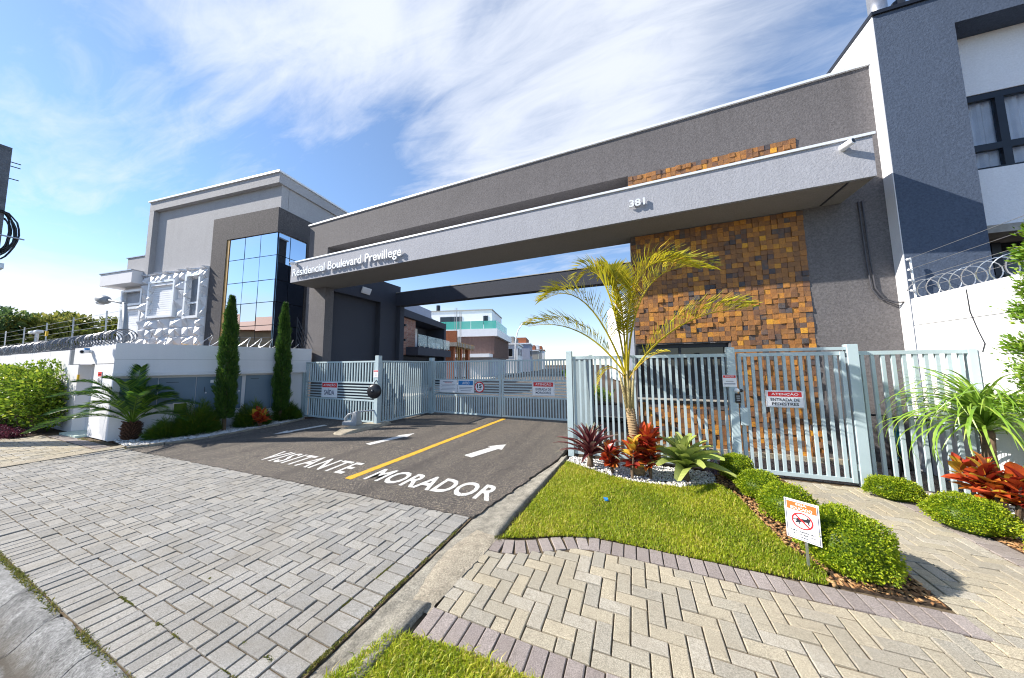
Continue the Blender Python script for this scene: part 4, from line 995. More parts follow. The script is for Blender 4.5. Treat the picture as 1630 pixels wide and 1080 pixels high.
coil('razor_wire', [(-10.78, 2.76, 2.17), (-14, 2.76, 2.13), (-20, 2.76, 2.10), (-30, 2.76, 2.10)], .17, 90, 'dense razor wire coil along the left front wall', True, .009, .05, 2, 'wire_dark')
coil('razor_wire', [SM @ Vector((.05, .05, 2.17)), SM @ Vector((SWL-.35, .05, 2.17))], .14, 13, 'loose razor wire loops along the white wall above the cabinets', True, .007, .08)
ew = thing('electric_fence', (3.93, 6.0, 2.5), 'electric fence wires with white insulator bracket on the right wall', 'electric fence')
MB().tube([(3.86, 6.13, 2.42), (3.84, 6.11, 3.12)], .012, 6).build('bracket', 'white_metal', ew)
for i in range(4):
    z = 2.62+.155*i
    MB().tube([(3.85, 6.12, z), (3.79, 6.08, z+.01)], .014, 6).build('insulator', 'white_metal', ew)
    MB().tube([(3.80, 6.085, z+.01), (3.95, 3.0, z+.06)], .0035, 4).build('wire', 'galvanised', ew)
e2 = thing('electric_fence', (-18, 2.76, 2.1), 'electric fence posts and wires above the left front wall', 'electric fence')
for x in (-12.2, -14.6, -17.0, -19.5, -22, -25):
    MB().tube([(x, 2.80, 2.1), (x, 2.78, 3.05)], .016, 6).build('post', 'galvanised', e2)
for i in range(4): MB().tube([(-11.2, 2.78, 2.5+.16*i), (-28, 2.78, 2.5+.16*i)], .005, 4).build('wire', 'galvanised', e2)
MB().box(-16.6, -16.5, 2.70, 2.74, 2.6, 2.75).build('warning_plate', 'yellow_tag', e2)
# small twin lamp on wall and led street lamp on the corner
sl = thing('wall_lamp', (-18.4, 2.85, 2.1), 'pair of white lamps on a short post above the left wall', 'lamp')
MB().tube([(-18.4, 2.85, 2.0), (-18.4, 2.85, 2.8)], .04, 8).build('post', 'galvanised', sl)
for s in (-1, 1): MB().box(-18.4+s*.3-.16, -18.4+s*.3+.16, 2.75, 2.9, 2.78, 2.88).build('lamp_head', 'white_metal', sl, bevel=.03)
sl = thing('street_lamp', (-11.45, 2.95, 2.1), 'grey lamp post with arm and led head on the wall corner', 'street lamp')
MB().tube([(-11.42, 2.95, 2.0), (-11.85, 2.95, 3.25)], [.05, .042], 10).build('pole', 'grey_plastic', sl, True)
MB().tube([(-11.80, 2.95, 3.22), (-12.3, 2.93, 3.32), (-12.75, 2.9, 3.40)], .026, 8).build('arm', 'grey_plastic', sl, True)
h = MB(Matrix.Translation((-12.98, 2.88, 3.43)) @ Matrix.Rotation(R_(10), 4, 'Y')).lathe([(.02, -.3), (.09, -.26), (.12, -.1), (.11, .12), (.06, .24)], (0, 0, 0), (1, 0, 0), 14).build('lamp_head', 'grey_plastic', sl, True)
MB(Matrix.Translation((-12.98, 2.88, 3.43))).lathe([(.03, -.02), (.08, -.04), (.085, -.09), (.06, -.125)], (-.08, -.02, 0), (0, 0, 1), 14).build('lens', 'sign_white', h, True)

# utility pole at the frame's left edge
UPM = Matrix.Translation((0, -.18, 0))
up = thing('utility_pole', (-13.45, 1.34, 0), 'concrete utility pole with hanging cable loops at the left edge', 'utility pole')
MB(UPM).add([(-13.62, 1.36, -.1), (-13.24, 1.36, -.1), (-13.24, 1.70, -.1), (-13.62, 1.70, -.1), (-13.56, 1.40, 6.85), (-13.26, 1.40, 6.78), (-13.26, 1.62, 6.78), (-13.56, 1.62, 6.85)], [(0, 3, 2, 1), (4, 5, 6, 7), (0, 1, 5, 4), (1, 2, 6, 5), (2, 3, 7, 6), (3, 0, 4, 7)]).build('shaft', 'pole_concrete', up)
for z in (6.45, 6.35, 6.05): MB(UPM).tube([(-13.3, 1.6, z), (-13.22, 1.74, z-.02)], .012, 6).build('bolt', 'black_metal', up)
for i in range(7):
    rr = .13+.014*i+random.uniform(-.02, .02); zc_ = 4.72+random.uniform(-.07, .07); hz_ = .42+.02*i+random.uniform(-.05, .05)
    MB(UPM).tube([(-13.30+.02*random.random()*i, 1.60+rr*math.sin(a)*(1+.12*math.sin(2*a+i)), zc_+math.cos(a)*hz_) for a in np.linspace(-.2, math.pi+.2, 14)], .015, 6).build('cable_loop', 'black_plastic', up, True)
MB(UPM).tube([(-13.3, 1.5, 4.68), (-13.15, 1.90, 4.64)], .02, 6).build('bracket', 'galvanised', up)
MB(UPM).box(-13.60, -13.225, 1.35, 1.72, 3.9, 4.02).build('steel_band', 'galvanised', up)

# ------------------------------------------------------------------ left house
HM = frame((-11.23, 5.94, 0), 7.3)
hs = thing('modern_house', (-14, 7, 0), 'light grey modern house with mirrored corner window left of the portal', 'house')
HS = 'house_stucco'
b_ = MB(HM); b_.box(-6.70, 0, .0, .25, 5.30, 8.019); b_.box(-6.70, -.001, .26, 3.2, 0, 8.02); b_.build('wall', HS, hs)
b_ = MB(HM); b_.box(-6.98, -6.70, -.158, 3.0, 5.2, 8.019); b_.build('side_fin', HS, hs)
MB(HM).box(-6.98, .08, -.16, 3.2, 8.02, 8.38).build('roof_slab', HS, hs)
MB(HM).box(-7.02, .13, -.21, 3.25, 8.385, 8.45).build('roof_trim', 'white_metal', hs)
# dark window box wrapping the corner
db = MB(HM)
db.box(-3.20, .05, -.09, -.005, 6.27, 7.16); db.box(-3.20, -2.42, -.09, -.005, 0, 6.27)
db.box(.005, .05, -.0049, 1.30, 6.30, 7.16); db.box(.005, .06, 1.0, 1.30, 0, 6.30)
db.build('window_surround', 'box_stucco', hs)
cw = MB(HM).box(-2.42, -2.30, -.07, -.006, 0.5, 6.26).build('gold_jamb', 'gold_panel', hs)
wx = [-2.28, -1.52, -.76, .02]; wz = [1.9, 3.02, 3.82, 4.60, 5.46, 6.26]
wroot = MB(HM).box(-2.28, .02, -.03, -.01, .5, 6.262).build('curtain_window', 'black_metal', hs)
for i in range(3):
    for j in range(5):
        pm_ = HM @ Matrix.Translation(((wx[i]+wx[i+1])/2, -.045, (wz[j]+wz[j+1])/2)) @ Matrix.Rotation(rng.normal()*.006, 4, 'Z') @ Matrix.Rotation(rng.normal()*.006, 4, 'X'); hw_, hh_ = (wx[i+1]-wx[i])/2-.012, (wz[j+1]-wz[j])/2-.012
        MB(pm_).box(-hw_, hw_, -.008, .008, -hh_, hh_).build('pane', 'mirror_glass', wroot)
wy = [-.03, .38, .98]
for i in range(2):
    for j in range(5):
        MB(HM).box(.008, .045+rng.normal()*.001, wy[i]+.012, wy[i+1]-.012, wz[j]+.012, wz[j+1]-.012).build('pane', 'mirror_glass', wroot)
MB(HM).box(.0, .0075, -.03, .99, .5, 6.262).build('mullion', 'black_metal', wroot)
# faceted white panel wall
fac = MB(HM); fac.box(-6.98, -3.23, -.10, -.005, 1.6, 5.37); fac.build('panel_backing', WW, hs)
facet = MB(HM); step = .36
gx = np.arange(-6.97, -3.24, step); gz_ = np.arange(2.4, 5.36, step); hmap = rng.uniform(.0, .13, (len(gx)+1, len(gz_)+1))
holes = [(-6.40, -4.86, 3.55, 4.98), (-4.24, -3.44, 3.44, 5.08)]
for i in range(len(gx)):
    for j in range(len(gz_)):
        x0_, x1_ = gx[i], min(-3.235, gx[i]+step); z0_, z1_ = gz_[j], min(5.362, gz_[j]+step); cx_, cz_ = (x0_+x1_)/2, (z0_+z1_)/2
        if any(h_[0] < cx_ < h_[1] and h_[2] < cz_ < h_[3] for h_ in holes): continue
        yb = -.104
        k_ = (i*5+j*3+i*j) % 4; ax_, az_ = ((.15, .3), (.82, .2), (.25, .85), (.85, .75))[k_]; hgt = .12+.05*((i+2*j) % 3)/2+rng.uniform(0, .02)
        ap_ = (x0_+(x1_-x0_)*ax_, yb-hgt, z0_+(z1_-z0_)*az_)
        facet.add([(x0_, yb, z0_), (x1_, yb, z0_), (x1_, yb, z1_), (x0_, yb, z1_), ap_], [(0, 1, 4), (1, 2, 4), (2, 3, 4), (3, 0, 4)])
o = facet.build('facet_panel', 'panel_white', hs); o['kind'] = 'stuff'
def window(x0, x1, z0, z1, y, mats, name='window', fw=.09):
    g_ = MB(HM).box(x0+fw, x1-fw, y-.01, y, z0+fw, z1-fw).build(name, mats[0], hs)
    f_ = MB(HM)
    for a in ((x0, x1, z1-fw, z1), (x0, x1, z0, z0+fw), (x0, x0+fw, z0+fw, z1-fw), (x1-fw, x1, z0+fw, z1-fw)): f_.box(a[0], a[1], y-.13, y+.02, a[2], a[3])
    f_.build('frame', 'white_metal', g_); return g_
w1 = window(-6.42, -4.84, 3.53, 5.0, -.10, ['white_paint'])
for i in range(14): MB(HM).box(-6.32, -4.94, -.125, -.112, 3.64+i*.085, 3.64+i*.085+.075).build('shutter_slat', 'white_paint', w1)
MB(HM).box(-6.32, -4.94, -.20, -.112, 4.80, 4.90).build('shutter_box', 'white_paint', w1)
w2 = window(-4.26, -3.42, 3.42, 5.10, -.10, ['blue_glass'])
MB(HM).box(-4.16, -3.52, -.15, -.112, 3.98, 4.04).build('transom', 'white_metal', w2)
MB(HM).add([(-4.15, -.115, 4.06), (-3.53, -.50, 4.06), (-3.53, -.50, 5.0), (-4.15, -.115, 5.0)], [(0, 1, 2, 3)]).build('sash', 'blue_glass', w2)
MB(HM).box(-6.98, -3.24, -.4, -.12, 2.30, 2.38).build('wood_ledge', 'gold_panel', hs)
# lower wing at the left
MB(HM).box(-8.50, -6.985, .0, 3, 5.50, 6.24).build('wing_parapet', HS, hs)
MB(HM).box(-8.56, -6.985, -.03, 3.02, 6.242, 6.28).build('wing_trim', 'steel', hs)
MB(HM).box(-9.10, -6.985, -.45, 3.1, 4.97, 5.46).build('canopy', WW, hs); MB(HM).box(-9.14, -6.985, -.48, 3.1, 5.462, 5.50).build('canopy_trim', 'steel', hs)
MB(HM).box(-8.55, -6.985, 0.02, 3, 0, 4.968).build('wing_wall', WW, hs)
w3 = window(-8.42, -7.05, 4.15, 4.82, .012, ['blue_glass']); w4 = window(-8.42, -7.05, 2.75, 4.10, .012, ['white_paint'])
MB(HM).add([(-8.32, -.005, 4.74), (-7.15, -.005, 4.74), (-7.15, -.42, 4.28), (-8.32, -.42, 4.28)], [(0, 1, 2, 3)]).build('sash', 'blue_glass', w3)
for i in range(12): MB(HM).box(-8.32, -7.15, -.01, .001, 2.86+i*.095, 2.86+i*.095+.084).build('shutter_slat', 'white_paint', w4)
MB(HM).box(-9.5, -7.2, -.6, 3, 0, 2.70).build('wing_base', WW, hs)
# external steel stair rail seen between house and portal
st = thing('stair_rail', (-10.6, 6.3, 2.2), 'dark diagonal stair railing beside the portal pier', 'railing')
for i in range(5): MB().tube([(-10.55, 6.30, 3.25-.2*i), (-10.0, 6.28, 2.55-.2*i)], .015, 5).build('rail', 'black_metal', st)
MB().tube([(-10.55, 6.30, 2.0), (-10.55, 6.30, 3.3)], .02, 6).build('post', 'black_metal', st)

# ------------------------------------------------------------------ right boundary wall and house
rw = thing('boundary_wall', (3.95, 4.5, 0), 'bright white boundary wall right of the pedestrian gate', 'wall')
MB().box(3.85, 4.05, 2.9, 6.26, 0, 2.12).build('wall', WW, rw); MB().box(3.858, 4.042, 2.9, 6.26, 2.12, 2.13).build('joint', 'grey_plastic', rw); MB().box(3.85, 4.05, 2.9, 6.26, 2.13, 2.52).build('wall_top', WW, rw)
MB().tube([(3.846, 5.42, 2.48), (3.842, 5.41, 2.2), (3.844, 5.35, 1.95), (3.842, 5.30, 1.80), (3.843, 5.34, 1.70)], .004, 5).build('hanging_wire', 'black_metal', rw)
RM = frame((3.832, 6.2, 0), 3.0)
nh = thing('neighbour_house', (6, 7, 0), 'dark blue grey house with white side wall right of the portal', 'house')
NS = 'neighbour_stucco'
b_ = MB(RM); b_.box(.012, .88, .0, 4, 0, 7.2); b_.box(.88, 7, 0, 4, 6.70, 7.2); b_.box(.88, 7, 2.2, 4, 0, 6.7); b_.build('wall', NS, nh)
MB(RM).box(.0, .011, .004, 8, 0, 7.2).build('side_wall', 'white_wall', nh)
MB(RM).box(-.02, 7, -.03, 8, 7.201, 7.26).build('roof_trim', 'black_metal', nh)
b_ = MB(RM); b_.box(.881, 7, .36, 2.2, 5.72, 6.699); b_.box(.881, 7, .36, 2.2, 3.60, 4.50); b_.build('recessed_wall', 'white_stucco', nh)
rwn = MB(RM).box(.90, 6.5, .405, .412, 4.52, 5.70).build('window', 'blue_glass', nh)
f_ = MB(RM)
for a in ((.885, 6.5, 5.62, 5.719), (.885, 6.5, 4.505, 4.53), (.885, 6.5, 4.80, 4.90)): f_.box(a[0], a[1], .372, .43, a[2], a[3])
for x in (.885, 1.48, 2.1, 2.72): f_.box(x, x+.09, .373, .431, 4.53, 4.80); f_.box(x, x+.09, .373, .431, 4.90, 5.62)
f_.build('window_frame', 'black_metal', rwn)
cu = MB(RM); n = 140
vs = [(.9+i*.025, .475+.025*math.sin(i*1.25)+.010*math.sin(i*.53), z) for i in range(n) for z in (4.54, 5.66)]
cu.add(vs, [(2*i, 2*i+2, 2*i+3, 2*i+1) for i in range(n-1)]); 
MAT['blue_glass'].node_tree.nodes['Principled BSDF'].inputs['Alpha'].default_value = .16
cu.build('curtain', 'curtain', rwn)
MB(RM).box(.881, 7, .30, 2.2, 3.48, 3.598).build('floor_slab', 'raw_concrete', nh)
lg = MB(RM).box(.9, 6.5, .9, .92, 0, 3.479).build('ground_glazing', 'dark_glass', nh)
f_ = MB(RM)
for x in (.882, 1.6, 2.4): f_.box(x, x+.1, .84, .93, 0, 3.478)
f_.box(.99, 6.5, .84, .93, 2.86, 2.95); f_.build('glazing_frame', 'black_metal', lg)
MB().tube([(4.22, 6.7, 7.2), (4.22, 6.7, 8.1)], .11, 18).build('flue', 'steel', nh, True)
MB().tube([(4.50, 6.75, 7.2), (4.50, 6.75, 7.8)], .08, 14).build('flue', 'black_metal', nh, True)

# ------------------------------------------------------------------ vegetation helpers
def unit(n, rs=rng):
    v_ = rs.normal(size=(n, 3)); return v_/np.linalg.norm(v_, axis=1, keepdims=True)
def topiary(c, rx, ry, h, n, label, leaf=.0165, grp='clipped round box bushes'):
    n = int(n*1.6)
    t = thing('box_bush', (c[0], c[1], 0), label, 'bush', grp)
    U = unit(n*2); U = U[U[:, 2] > -.35][:n]; n = len(U)
    bumps = 1+.07*np.sin(U[:, 0]*5+c[0]*9)*np.cos(U[:, 1]*6+c[1]*5)+.05*np.sin(U[:, 2]*9+c[1]*3)+.04*np.sin(U[:, 0]*17+U[:, 1]*13)
    S = np.array([rx, ry, h*.62])*np.ones((n, 1)); cen = np.array([c[0], c[1], h*.38])
    depth = 1-np.abs(rng.normal(0, .09, n)); st_ = rng.uniform(size=n) < .03; depth[st_] = rng.uniform(1.0, 1.10, st_.sum()); P = cen+U*S*(bumps*depth)[:, None]; P[:, 2] = np.maximum(P[:, 2], .01)
    N = U*np.array([1, 1, 1.1])+rng.normal(0, .55, (n, 3))
    V, F = leaves(P, N, rng.uniform(.45, 1.4, n)*leaf, rng.uniform(.4, .9, n)*leaf, rng)
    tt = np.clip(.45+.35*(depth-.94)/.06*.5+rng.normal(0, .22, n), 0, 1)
    npmesh('foliage', V, F, 'topiary_leaf', np.tile(tt, 2), t)
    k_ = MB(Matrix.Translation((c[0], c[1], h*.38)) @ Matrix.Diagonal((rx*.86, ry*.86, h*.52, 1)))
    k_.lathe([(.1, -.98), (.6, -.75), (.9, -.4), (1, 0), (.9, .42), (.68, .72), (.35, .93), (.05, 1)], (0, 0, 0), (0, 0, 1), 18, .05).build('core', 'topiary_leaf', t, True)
    MB().tube([(c[0], c[1], -.02), (c[0], c[1], h*.3)], .02, 6).build('stem', 'trunk_bark', t)
    return t
topiary((1.25, 4.98), .195, .18, .36, 4200, 'small round box bush at the foot of the intercom post')
topiary((1.33, 4.45), .225, .22, .31, 4600, 'round box bush second from the gate left of the footpath')
topiary((1.40, 3.93), .24, .25, .34, 5200, 'round box bush just behind the dog sign')
topiary((1.47, 3.22), .27, .30, .45, 8500, 'largest round box bush beside the dog sign at the path corner')
topiary((2.76, 5.00), .235, .17, .24, 4400, 'flat box bush at the foot of the right gate post')
topiary((2.90, 4.36), .27, .24, .30, 5600, 'wide box bush on bark right of the footpath')
topiary((3.13, 3.86), .22, .22, .30, 4000, 'box bush cut by the right edge of the picture')

def frond(b_, base, tip, mid, nleaf, llen, lw, tr, droop=.25, vup=.5, stalk=.25, rw=.012, tcol=(.4, .2), rmat=0):
    """pinnate frond: rachis along a quadratic curve, leaflets on both sides"""
    base, tip, mid = Vector(base), Vector(tip), Vector(mid)
    cv = lambda s: base*(1-s)**2+mid*2*s*(1-s)+tip*s*s
    pts = [cv(i/12) for i in range(13)]
    b_.tube(pts, [rw*(1-.85*i/12) for i in range(13)], 5, False, tcol[0]+.25)
    for i in range(nleaf):
        s = stalk+(1-stalk)*i/(nleaf-1); p = cv(s); d = (cv(min(1, s+.02))-cv(s-.02)).normalized()
        up = Vector((0, 0, 1)); up = (up-d*up.dot(d)); up = up.normalized() if up.length > .05 else d.orthogonal().normalized()
        side = d.cross(up).normalized()
        q = (s-stalk)/(1-stalk); l = llen*(math.sin(math.pi*(.12+.80*q))**.7)*random.uniform(.85, 1.1)
        for sg in (-1, 1):
            dr = (side*sg*.8+d*(.55+.4*q)+up*vup*random.uniform(.6, 1.3)).normalized()
            a = p; m_ = p+dr*l*.55; e = p+dr*l-Vector((0, 0, 1))*l*droop*random.uniform(.5, 1.5)+d*l*.1
            wv = dr.cross(up).cross(dr).normalized(); wv = (wv*.6+d*.8).normalized()*lw
            t_ = min(1, max(0, tcol[0]+random.gauss(0, tcol[1])))
            b_.add([a-wv*.35, a+wv*.35, m_+wv, m_-wv, e], [(0, 1, 2, 3), (3, 2, 4)], t_)
    return b_
# feather palm in front of the fence
pl = thing('palm_tree', (-.05, 4.72, 0), 'slender yellow green feather palm in front of the blue fence', 'palm')
tk = MB(); pts = [(.015, 4.72, -.05), (.0, 4.72, .3), (-.035, 4.72, .6), (-.07, 4.72, .95)]
tk.tube(pts, [.085, .075, .066, .062], 14, True, .5)
for i in range(26):
    z = .05+i*.035; x = np.interp(z, [-.05, .3, .6, .95], [.015, 0, -.035, -.07]); r = np.interp(z, [0, .95], [.083, .062])
    tk.lathe([(r, -.006), (r+.007, 0), (r, .006)], (x, 4.72, z), (0, 0, 1), 12)
tk.build('trunk', 'palm_trunk' if 'palm_trunk' in MAT else 'trunk_bark', pl, True)
cs = MB()
for i in range(7):
    a = i*2.4; e = .025+.008*i
    cs.tube([(-.07+math.cos(a)*.03, 4.72+math.sin(a)*.03, .78+.03*i), (-.085+math.cos(a)*e, 4.72+math.sin(a)*e, 1.15), (-.10+math.cos(a)*e*1.9, 4.72+math.sin(a)*e*1.9, 1.5)], [.036, .024, .013], 7, True, .35)
cs.build('crownshaft', 'palm_stalk' if 'palm_stalk' in MAT else 'palm_leaf', pl, True)
cb0 = Vector((-.09, 4.72, 1.35))
def pxp(px, py, Y): return at_y(px, py, Y)
FR = [((1132, 428), (1002, 400), 4.85, 4.75), ((1100, 425), (985, 375), 4.45, 4.6), ((1192, 492), (1070, 490), 4.6, 4.65),
      ((922, 445), (968, 385), 5.0, 4.8), ((866, 478), (935, 430), 4.4, 4.55), ((842, 520), (930, 500), 4.8, 4.75), ((955, 440), (992, 400), 5.25, 5.0)]
for (tp, md, Y1, Y2) in FR:
    frond(MB(), cb0+Vector((random.gauss(0, .02), random.gauss(0, .02), random.uniform(-.12, .1))), pxp(*tp, Y1), pxp(*md, Y2), 70, .45, .0165, 0, .18, .75, .20, .018, (.5, .22)).build('frond', 'palm_leaf', pl)
for tp, md, Y in (((1062, 560), (1030, 560), 4.6), ((950, 620), (965, 560), 4.5)):
    frond(MB(), cb0, pxp(*tp, Y), pxp(*md, Y), 18, .16, .008, 0, .3, .4, .2, .009, (.7, .15)).build('frond', 'palm_leaf', pl)

# cycad by the left wall
cy_ = thing('cycad_palm', (-10.35, 2.86, 0), 'dark green cycad palm with spreading fronds at the wall corner', 'palm')
tb = MB(); tb.lathe([(.07, -.02), (.075, .10), (.08, .25), (.07, .36), (.04, .42)], (-10.35, 2.86, 0), (0, 0, 1), 14)
for i in range(120):
    a = i*2.4; z = .02+.37*i/120; r = np.interp(z, [0, .1, .25, .36, .42], [.07, .075, .08, .07, .04])
    d = Vector((math.cos(a), math.sin(a), .8)); p = Vector((-10.35, 2.86, z))+Vector((math.cos(a), math.sin(a), 0))*r*.9
    tb.tube([p, p+d*random.uniform(.06, .11)], [.026, .008], 5)
tb.build('trunk', 'cycad_bark' if 'cycad_bark' in MAT else 'trunk_bark', cy_)
for i in range(26):
    a = i*2.39996; q = i/26; el = R_(78-62*q+random.uniform(-6, 6)); L = 1.12+.22*random.random()
    b0 = Vector((-10.35, 2.86, .38)); dh = Vector((math.cos(a), math.sin(a), 0))
    if dh.y > .3: dh = (dh+Vector((.5, -.3, 0))).normalized(); L *= .8
    tip = b0+dh*L*math.cos(el)*1.1+Vector((0, 0, L*math.sin(el)-.25*math.cos(el)*L)); mid = b0+dh*L*.45*math.cos(el)+Vector((0, 0, L*.75*math.sin(el)+.18))
    frond(MB(), b0, tip, mid, 64, .24, .0085, 0, .12, .35, .2, .011, (.5, .28)).build('frond', 'cycad_leaf', cy_)

def cypress(x, y, h, r, label):
    t = thing('cypress_tree', (x, y, 0), label, 'cypress', 'slim cypress trees by the cabinets')
    n = 16000; z = rng.uniform(.10, 1, n)**1.05; a = rng.uniform(0, 6.283, n)
    prof = np.interp(z, [.0, .12, .3, .6, .85, 1], [.55, .85, 1, .82, .5, .06])
    lump = 1+.16*np.sin(a*3+z*23)+.12*np.sin(z*57+a*2); rr = r*prof*lump*np.sqrt(rng.uniform(.25, 1, n))
    P = np.column_stack([x+np.cos(a)*rr-.035*h*z*.6, y+np.sin(a)*rr, z*h])
    N = np.column_stack([np.cos(a)*.55, np.sin(a)*.55, np.full(n, 1.0)])+rng.normal(0, .25, (n, 3))
    V, F = leaves(P, N, rng.uniform(.05, .11, n), rng.uniform(.012, .024, n), rng)
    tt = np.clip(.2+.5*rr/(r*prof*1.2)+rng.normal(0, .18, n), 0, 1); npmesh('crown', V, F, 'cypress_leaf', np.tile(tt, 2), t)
    MB().tube([(x, y, -.05), (x-.01*h, y, h*.5), (x-.022*h, y, h*.9)], [.045, .03, .008], 8).build('trunk', 'trunk_bark', t)
cypress(-9.56, 4.12, 3.42, .19, 'tall slim cypress tree left of the two')
cypress(-9.62, 5.42, 3.50, .19, 'tall slim cypress tree nearest the exit gate')
def wispy(c, rx, ry, h, n, label, mat='fern_leaf', name='juniper_shrub', leaf=(.10, .22), lw=(.006, .013), up=.9, grp=None, trng=(.45, .2)):
    t = thing(name, (c[0], c[1], 0), label, 'shrub', grp)
    a = rng.uniform(0, 6.283, n); r = np.sqrt(rng.uniform(0, 1, n)); z = rng.uniform(0, 1, n)
    env = np.sqrt(np.clip(1-r*r, 0, 1))*(1+.3*np.sin(a*3+c[1]*7)); P = np.column_stack([c[0]+np.cos(a)*r*rx*.8, c[1]+np.sin(a)*r*ry*.8, .01+z*h*env*.8])
    N = np.column_stack([np.cos(a)*r*1.1, np.sin(a)*r*1.1, np.full(n, up)])+rng.normal(0, .45, (n, 3))
    V, F = leaves(P, N, rng.uniform(*leaf, n), rng.uniform(*lw, n), rng, .1)
    npmesh('foliage', V, F, mat, np.tile(np.clip(rng.normal(trng[0], trng[1], n)+.25*(z-.5), 0, 1), 2), t)
    st = MB()
    for i in range(9):
        a0 = i*.7; st.tube([(c[0], c[1], -.02), (c[0]+math.cos(a0)*rx*.3, c[1]+math.sin(a0)*ry*.3, h*.4), (c[0]+math.cos(a0)*rx*.55, c[1]+math.sin(a0)*ry*.55, h*.7)], [.012, .008, .003], 5)
    st.build('stems', 'trunk_bark', t); return t
wispy((-9.78, 3.72), .42, .42, .80, 7000, 'feathery green shrub at the foot of the left cypress')
wispy((-9.62, 4.75), .38, .40, .62, 6000, 'feathery green shrub between the two cypress trees')
wispy((-9.70, 5.65), .35, .35, .50, 4500, 'low feathery shrub behind the second cypress by the gate')
wispy((-9.86, 3.25), .30, .35, .42, 3500, 'low feathery shrub nearest the cycad palm')

# ------------------------------------------------------------------ broad leaves as single parts
def strapleaf(name, mat, L, W, curve, tcols, n=7, tipw=.15, chan=.3, shape=None):
    """arched leaf growing along +X, arching in Z"""
    b_ = MB(); P = []
    for i in range(n+1):
        s = i/n; x = L*(s-curve*.25*s*s); z = L*curve*(s-s*s*1.25)
        w = W*(shape(s) if shape else (min(1, .55+s*1.6)*(1-s**3*(1-tipw))))
        P.append((x, z, w))
    vs = []
    for x, z, w in P: vs += [(x, -w/2, z+w*chan), (x, 0, z), (x, w/2, z+w*chan)]
    for i in range(n):
        t_ = np.interp(i/(n-1), [0, .5, 1], tcols)
        b_.add([vs[3*i], vs[3*i+1], vs[3*i+4], vs[3*i+3]], [(0, 1, 2, 3)], t_); b_.add([vs[3*i+1], vs[3*i+2], vs[3*i+5], vs[3*i+4]], [(0, 1, 2, 3)], t_)
    return b_.mesh(name, mat, smooth=True)
def place(name, me, parent, base, az, el, s=1.0, rollj=.15):
    M = Matrix.Translation(Vector(base)) @ Matrix.Rotation(az, 4, 'Z') @ Matrix.Rotation(-el, 4, 'Y') @ Matrix.Rotation(random.gauss(0, rollj), 4, 'X') @ Matrix.Diagonal((s, s, s, 1))
    inst(name, me, parent, None, M=M)
def rosette(name, c, label, meshes, n, z0, el0, el1, s0, s1, cat='bromeliad'):
    t = thing(name, (*c, 0), label, cat)
    MB().lathe([(.03, -.02), (.05, .04), (.03, z0+.06)], (*c, 0), (0, 0, 1), 10).build('stem', 'trunk_bark', t)
    for i in range(n):
        q = i/n; place('leaf', meshes[i % len(meshes)], t, (c[0], c[1], z0+.05*(1-q)), i*2.39996+random.gauss(0, .15), el0+(el1-el0)*q+random.gauss(0, .07), s0+(s1-s0)*q*random.uniform(.85, 1.1))
    return t
rb = [strapleaf('leaf', 'red_bromeliad', .62, .075, .35, tc_) for tc_ in ((.2, .35, .6), (.3, .5, .9), (.1, .3, .45), (.35, .7, 1.0))]
rosette('bromeliad', (-.68, 4.78), 'dark red spiky bromeliad next to the blue gate post', rb, 40, .16, R_(78), R_(8), .85, 1.1)
gb = [strapleaf('leaf', 'green_bromeliad', .56, .165, .35, tc_, tipw=.45) for tc_ in ((.25, .5, .55), (.4, .65, .8), (.3, .55, .7))]
gt = rosette('bromeliad', (.60, 4.70), 'large green bromeliad with broad leaves right of the palm', gb, 30, .16, R_(75), R_(-4), .85, 1.1)
gi = strapleaf('leaf', 'green_bromeliad', .22, .07, .2, (1, 1, .95))
for i in range(7): place('inner_leaf', gi, gt, (.60, 4.70, .22), i*2.4, R_(72), 1)
lf = lambda s: math.sin(math.pi*min(1, .06+.94*s)**.85)**.8+.02
cr = [strapleaf('leaf', 'croton_leaf', .21, .105, .25, tc_, 6, shape=lf, chan=.22) for tc_ in ((.3, .45, .5), (.5, .6, .75), (.75, .9, .95), (.15, .3, .35), (.35, .55, .3), (.55, .45, .6), (0, .15, .25))]
def croton(c, label, n, h, spread, s, wts=(2, 2, 1, 2, 2, 2, 1), z0=.12, low=.3, stems=3):
    t = thing('croton', (*c, 0), label, 'croton', 'red and orange crotons'); pool = [m_ for m_, w in zip(cr, wts) for _ in range(w)]
    heads = [Vector((c[0]+random.uniform(-.5, .5)*spread, c[1]+random.uniform(-.5, .5)*spread, h*random.uniform(.75, 1))) for _ in range(stems)]
    for hd in heads: MB().tube([(c[0], c[1], -.02), (c[0]*.5+hd.x*.5, c[1]*.5+hd.y*.5, hd.z*.45), hd], [.016, .012, .007], 6).build('stem', 'trunk_bark', t)
    for i in range(n):
        hd = heads[i % stems]; q = random.random(); z = max(z0, hd.z-(1-q)*hd.z*(1-low)); u_ = z/hd.z
        p = Vector((c[0]+(hd.x-c[0])*u_, c[1]+(hd.y-c[1])*u_, z))
        place('leaf', random.choice(pool), t, p, i*2.39996+random.gauss(0, .2), R_(15+60*q**2+random.gauss(0, 10)), s*random.uniform(.75, 1.15), .35)
    return t
croton((-.34, 4.62), 'small red croton between the dark bromeliad and the palm', 56, .40, .22, 1.0, (2, 2, 0, 3, 2, 2, 2))
croton((-.08, 4.52), 'yellow topped croton in front of the palm trunk', 44, .56, .14, .9, (1, 2, 3, 1, 1, 2, 2))
croton((.16, 4.58), 'tall scarlet croton right of the palm trunk', 86, .64, .26, 1.0, (3, 3, 1, 3, 3, 2, 1))
croton((3.22, 4.42), 'large orange and yellow croton on the bright pebbles', 170, .58, .46, .92, (2, 3, 3, 2, 3, 3, 3), .26, .45, 7)
